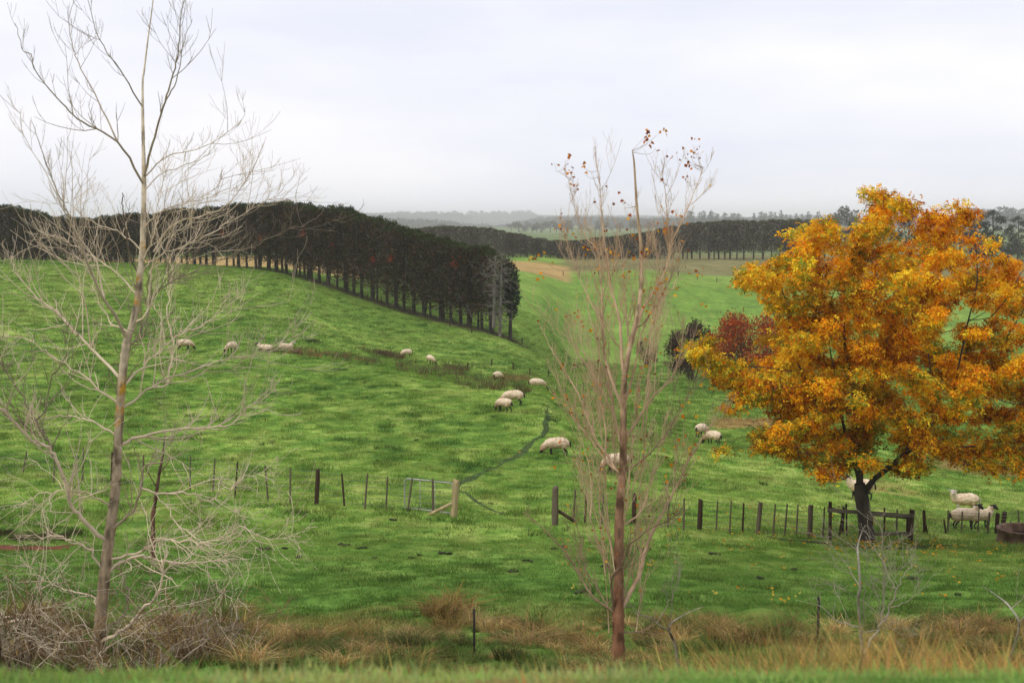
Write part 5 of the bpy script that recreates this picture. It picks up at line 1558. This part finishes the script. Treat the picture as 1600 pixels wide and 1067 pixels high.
far_fence('distant wire fence on the crest between the green and brown fields', [(880,431,424),(905,430,423),(935,429,422),(965,427,421),(1000,427,420),(1030,428,421),(1060,432,424),(1090,437,429),(1120,442,434),(1150,446,438)], rad=.09)

# water trough
tq = onground(1601, 51.5); tr_ = empty('water_trough', tq); tag(tr_, 'round rust stained concrete water trough at the right end of the fence', 'trough')
RW, HT = .98, float(ray(1601, 824)[1]) * 51.5 - tq[2] - .02
n_ = 40; th = np.arange(n_) * 2 * math.pi / n_
prof = [(RW + .03, -.25), (RW + .03, .02), (RW, .05), (RW - .01, HT - .09), (RW + .025, HT - .08), (RW + .03, HT - .01), (RW + .01, HT), (RW - .09, HT), (RW - .11, HT - .02), (RW - .12, .05)]
V = np.array([[math.cos(t) * r, math.sin(t) * r, z] for r, z in prof for t in th])
i = np.arange(len(prof) - 1)[:, None] * n_; j = np.arange(n_)[None]; jn = (j + 1) % n_
b = MB(); b.add(V, np.stack([i + j, i + jn, i + n_ + jn, i + n_ + j], -1).reshape(-1, 4)); b.obj('wall', M['concrete'], tr_, True)
b = MB(); b.add([[0, 0, HT - .3]] + [[math.cos(t) * (RW - .117), math.sin(t) * (RW - .117), HT - .3] for t in th], None, [[0, k + 1, (k + 1) % n_ + 1] for k in range(n_)]); b.obj('water', M['water'], tr_)
b = MB(); lump(b, (-.4, .4, HT - .28), (.1, .1, .07), 5, 12, 8, .05); b.obj('float_ball', M['galv'], tr_, True)

# ------------------------------------------------------------------ sheep
def remeshed(mb, voxel, name, mat, smooth=3):
    me = mb.mesh('tmp'); o = link(bpy.data.objects.new('tmp', me))
    md = o.modifiers.new('r', 'REMESH'); md.mode = 'VOXEL'; md.voxel_size = voxel
    if smooth:
        ms = o.modifiers.new('s', 'SMOOTH'); ms.iterations = smooth; ms.factor = .5
    dg = bpy.context.evaluated_depsgraph_get()
    nm = bpy.data.meshes.new_from_object(o.evaluated_get(dg))
    bpy.data.objects.remove(o); bpy.data.meshes.remove(me)
    nm.name = name; nm.materials.clear(); nm.materials.append(mat)
    nm.polygons.foreach_set('use_smooth', np.ones(len(nm.polygons), bool))
    return nm

def fat(mb, P, rad, sy=1.0, n=12):
    """closed tapering body of revolution along a line; sy squashes it sideways"""
    P = catmull(P, 4); r = np.interp(np.linspace(0, 1, len(P)), np.linspace(0, 1, len(rad)), rad)
    T0, T1 = P[0] - P[1], P[-1] - P[-2]
    P = np.vstack([P[0] + T0 / np.linalg.norm(T0) * r[0] * .6, P, P[-1] + T1 / np.linalg.norm(T1) * r[-1] * .6]); r = np.r_[r[0] * .45, r, r[-1] * .45]
    k0 = mb.n; tube(mb, P, r, n, cap=True)
    V = mb.v[-1]; cx = V[:, 1].mean() if sy != 1 else 0
    V[:, 1] = cx + (V[:, 1] - cx) * sy
    mb.t.append(np.array([[k0 + (m_ + 1) % n, k0 + m_, k0] for m_ in range(1, n - 1)]))

def sheep_meshes(pose, seed, turn=0.0, pale=False):
    rng = np.random.default_rng(seed)
    bd, fl_ = MB(), MB()
    lie = pose == 'lie'
    H = .33 if lie else .66                        # height of the body axis
    tw = turn
    sh, rp = np.array([.40, 0, H + .01]), np.array([-.42, 0, H + .015])
    fat(bd, [rp, [0, 0, H - .02], sh], [.17, .2, .17])
    fat(fl_, [rp + [-.02, 0, 0], [-.2, 0, H + .01], [.12, 0, H - .01], sh + [.02, 0, .01]], [.225, .285, .29, .225], .9, 16)
    fat(fl_, [rp + [-.06, 0, .02], rp + [.1, 0, -.08]], [.2, .24], .95)
    if pose == 'graze':
        nk = np.array([.66, tw * .16, H - .16]); hd0 = np.array([.80, tw * .30, .27]); hd1 = np.array([.93, tw * .40, .06])
    else:
        nk = np.array([.56, tw * .05, H + .22]); hd0 = np.array([.62, tw * .14, H + .40]); hd1 = np.array([.62 + .26 * math.cos(tw * 1.5), tw * .14 + .26 * math.sin(tw * 1.5), H + .30])
    fat(bd, [sh, nk, hd0], [.15, .11, .09]); 
    if pose == 'graze': fat(fl_, [sh, nk, hd0 * .85 + nk * .15], [.22, .165, .115], 1, 12)
    else: fat(fl_, [sh + [0, 0, -.03], nk, hd0 + [-.03, 0, -.02]], [.23, .165, .115], 1, 12)
    fat(bd, [hd0, hd0 * .5 + hd1 * .5 + np.array([0, 0, .01]), hd1], [.095, .085, .055], 1, 10)
    hd = (hd1 - hd0) / np.linalg.norm(hd1 - hd0); sd = np.cross(hd, [0, 0, 1.0]); sd /= np.linalg.norm(sd) + 1e-9
    for s_ in (-1, 1):
        e0 = hd0 + sd * s_ * .07 + np.array([0, 0, .03])
        fat(bd, [e0, e0 + sd * s_ * .09 + np.array([0, 0, .012]), e0 + sd * s_ * .16 + np.array([0, 0, -.02])], [.03, .036, .02], 1, 7)
    if lie:
        for s_ in (-1, 1):
            fat(bd, [[.34, .15 * s_, .16], [.52, .18 * s_, .07], [.36, .18 * s_, .05]], [.06, .045, .04], 1, 7)
            fat(bd, [[-.34, .16 * s_, .16], [-.16, .24 * s_, .07], [-.36, .24 * s_, .05]], [.08, .05, .04], 1, 7)
    else:
        ph = rng.random() * 6.28
        for sx, s_, a_ in ((.35, -1, 0), (.35, 1, 2.6), (-.36, -1, 3.3), (-.36, 1, .7)):
            sw = .10 * math.sin(ph + a_)
            if sx > 0: P = [[sx, .125 * s_, H - .08], [sx + sw * .4, .125 * s_, H - .32], [sx + sw * .8 - .02, .12 * s_, .1], [sx + sw + .02, .12 * s_, .03]]
            else: P = [[sx, .13 * s_, H - .06], [sx + .06 + sw * .3, .13 * s_, H - .26], [sx - .06 + sw * .8, .125 * s_, .24], [sx - .03 + sw, .12 * s_, .09], [sx + sw, .12 * s_, .03]]
            fat(bd, P, [.09, .06, .036, .038, .042] if sx < 0 else [.08, .05, .036, .042], 1, 8)
            fat(fl_, [[sx, .12 * s_, H - .02], [sx + (.03 if sx < 0 else 0), .13 * s_, H - .22]], [.14, .09], 1, 9)
        fat(bd, [rp + [-.2, 0, .06], rp + [-.245, 0, -.1], rp + [-.235, 0, -.22]], [.04, .045, .035], 1, 7)
    # a dark breech shows between the hind legs
    bm_ = remeshed(bd, .021, 'sheep', M['pale_skin'] if pale else M['dark_skin'], 2)
    fm = remeshed(fl_, .03, 'fleece', M['wool'], 4)
    co = np.empty(len(fm.vertices) * 3, np.float32); fm.vertices.foreach_get('co', co); co = co.reshape(-1, 3)
    no = np.empty(len(fm.vertices) * 3, np.float32); fm.vertices.foreach_get('normal', no); no = no.reshape(-1, 3)
    d = (noise2(co[:, 0] * 14 + co[:, 1] * 9 + seed, co[:, 2] * 14 - co[:, 1] * 7, seed) - .5) * .03 + (noise2(co[:, 0] * 5 + seed, co[:, 2] * 5 + co[:, 1] * 4, seed + 3) - .5) * .035
    fm.vertices.foreach_set('co', (co + no * d[:, None]).astype(np.float32).ravel())
    # wool is palest on the back, darker on belly and rump
    st = np.clip((co[:, 2] - (H - .30)) / .42, 0, 1)[:, None]
    wool_tint = np.array([.62, .47, .34]) * (1 - st) + np.array([1.05, 1.02, .98]) * st
    rump = (sst(-.46, -.60, co[:, 0]) * sst(H + .16, H - .05, co[:, 2]) * (1 - sst(.05, .13, np.abs(co[:, 1]))))[:, None]
    wool_tint = wool_tint * (1 - rump * .85)
    ca = fm.color_attributes.new('col', 'FLOAT_COLOR', 'POINT') if 'col' not in fm.color_attributes else fm.color_attributes['col']
    ca.data.foreach_set('color', np.concatenate([wool_tint, np.ones((len(co), 1))], 1).astype(np.float32).ravel())
    fm.update()
    return bm_, fm
SM = {'graze1': sheep_meshes('graze', 1, .1), 'graze2': sheep_meshes('graze', 2, -.5), 'graze3': sheep_meshes('graze', 3, .7), 'graze_pale': sheep_meshes('graze', 6, .3, True),
      'stand1': sheep_meshes('stand', 4, -.9), 'stand2': sheep_meshes('stand', 5, .15), 'stand_pale': sheep_meshes('stand', 7, .9, True), 'lie1': sheep_meshes('lie', 8, .2), 'lie2': sheep_meshes('lie', 9, -.3, True)}
def sheep(px, py, kind, face, label, Y=None, s=.95):
    """face: 0 = facing right across the picture, 90 = walking away, 180 = facing left, 270 = towards the camera"""
    q = hit(px, py) if Y is None else onground(px, Y)
    b_, f_m = SM[kind]
    o = link(bpy.data.objects.new('sheep', b_)); o.location = q; o.rotation_euler = (0, 0, R(face)); o.scale = (s, s, s)
    tag(o, label, 'sheep', 'sheep grazing in the paddocks')
    link(bpy.data.objects.new('fleece', f_m), o)
    return o
sheep(871, 712, 'graze1', 182, 'black faced sheep grazing head left alone beside the muddy track')
sheep(803, 633, 'graze1', 176, 'larger grazing sheep of the close pair left of the track, standing behind')
sheep(788, 644, 'graze2', 142, 'smaller grazing sheep of the close pair, in front with its dark rump showing', s=.86)
sheep(838, 608, 'graze3', 8, 'sheep grazing head right half hidden by the grass crest above the track', 99.5, .85)
sheep(777, 594, 'graze2', 60, 'small pale sheep seen from behind among the brown bracken in the gully', 124, .95)
sheep(672, 569, 'graze3', 300, 'sheep facing forward with lowered dark face by the rushes')
sheep(636, 559, 'graze1', 215, 'grazing sheep hunched at the upper edge of the rushes')
sheep(363, 551, 'graze2', 245, 'upright grazing sheep just right of the bare tree branches on the slope')
sheep(415, 549, 'lie1', 178, 'sheep lying down on the slope with its dark head raised to the left')
sheep(446, 547, 'lie2', 10, 'sheep lying at the left end of the rushes with pale head to the right', s=.95)
sheep(288, 547, 'graze1', 20, 'sheep partly hidden behind the branches of the pale left tree')
sheep(965, 738, 'graze3', 184, 'sheep grazing behind the trunk of the slender middle tree')
sheep(1095, 683, 'graze2', 52, 'higher of the two sheep seen from behind left of the orange tree', s=.98)
sheep(1115, 696, 'graze1', 128, 'lower of the two sheep left of the orange tree, head down to the left', s=.98)
sheep(1345, 800, 'stand2', 178, 'sheep standing behind the orange tree trunk looking left', 62.0)
sheep(1508, 808, 'stand_pale', 176, 'pale headed sheep standing on the slope above the black faced pair', 62.5)
sheep(1505, 840, 'stand1', 8, 'black faced sheep by the fence turned to the camera, left of the pair', 55.6, .92)
sheep(1531, 840, 'stand1', 20, 'black faced sheep partly behind its neighbour, right of the pair near the trough', 56.6, .86)

# fallen leaves under the trees
lp = []
for i in range(3):
    b = MB(); rng = np.random.default_rng(i); P = rng.normal(size=(3, 3)) * np.array([.06, .06, .01]); A, B = rand_frames(3, rng, .8); quads(b, P, A, B, .09, .055, (1, 1, 1)); lp.append(proto('fallen_leaf', b, M['grass_dry']))
k = 200
ang = RNG.random(k) * 6.283; rr = np.abs(RNG.normal(size=k)) * 5.5
X = tbase[0] + np.cos(ang) * rr; Y = tbase[1] - 1 + np.sin(ang) * rr
X2, Y2 = field_points(24, 52, .16, 850, 1650)
X, Y = np.r_[X, X2], np.r_[Y, Y2]
cc = np.array([(.6, .36, .04), (.65, .24, .02), (.5, .42, .08)])[RNG.integers(0, 3, len(X))]
scatter('fallen_leaves', lp, xyz(X, Y, .12), upright(len(X), .3), np.ones((len(X), 3)) * (.7 + .6 * RNG.random((len(X), 1))), cc, 'yellow and orange leaves fallen on the grass')

for o in SC.objects:
    if o.parent is not None and o.type == 'MESH' and o.name.split('.')[0] in ('crown', 'foliage', 'top_growth', 'rusty_foliage', 'dead_branches', 'leaves', 'leaf_twigs', 'pale_canes', 'brown_canes', 'stems', 'branches'):
        o['kind'] = 'stuff'
# ------------------------------------------------------------------ haze
zmin = float(GZ.min()) - 1.0
zmax = 0.0
bpy.context.view_layer.update()
for o in SC.objects:
    if o.type == 'MESH' and len(o.data.vertices) and o.name not in ('ground',):
        zs = max((o.matrix_world @ Vector(c_)).z for c_ in o.bound_box)
        zmax = max(zmax, zs)
zmax = max(zmax, float(GZ.max()) + 14) + 1
HX = 10700
b = MB(); box(b, (0, 0, (zmin + zmax) / 2), (2 * HX, 2 * HX, zmax - zmin))
hm = bpy.data.materials.new('pale_air'); hm.use_nodes = True
hn = hm.node_tree; hn.nodes.clear()
ho = hn.nodes.new('ShaderNodeOutputMaterial'); hv = hn.nodes.new('ShaderNodeVolumePrincipled')
hv.inputs['Color'].default_value = (.985, .975, 1.0, 1); hv.inputs['Density'].default_value = .00017; hv.inputs['Anisotropy'].default_value = 0.0
hn.links.new(hv.outputs[0], ho.inputs['Volume'])
tag(b.obj('haze', hm), 'pale autumn haze lying over the valley', kind='stuff')
print('haze from', round(zmin, 1), 'to', round(zmax, 1), 'tris', sum(len(me.polygons) for me in bpy.data.meshes))
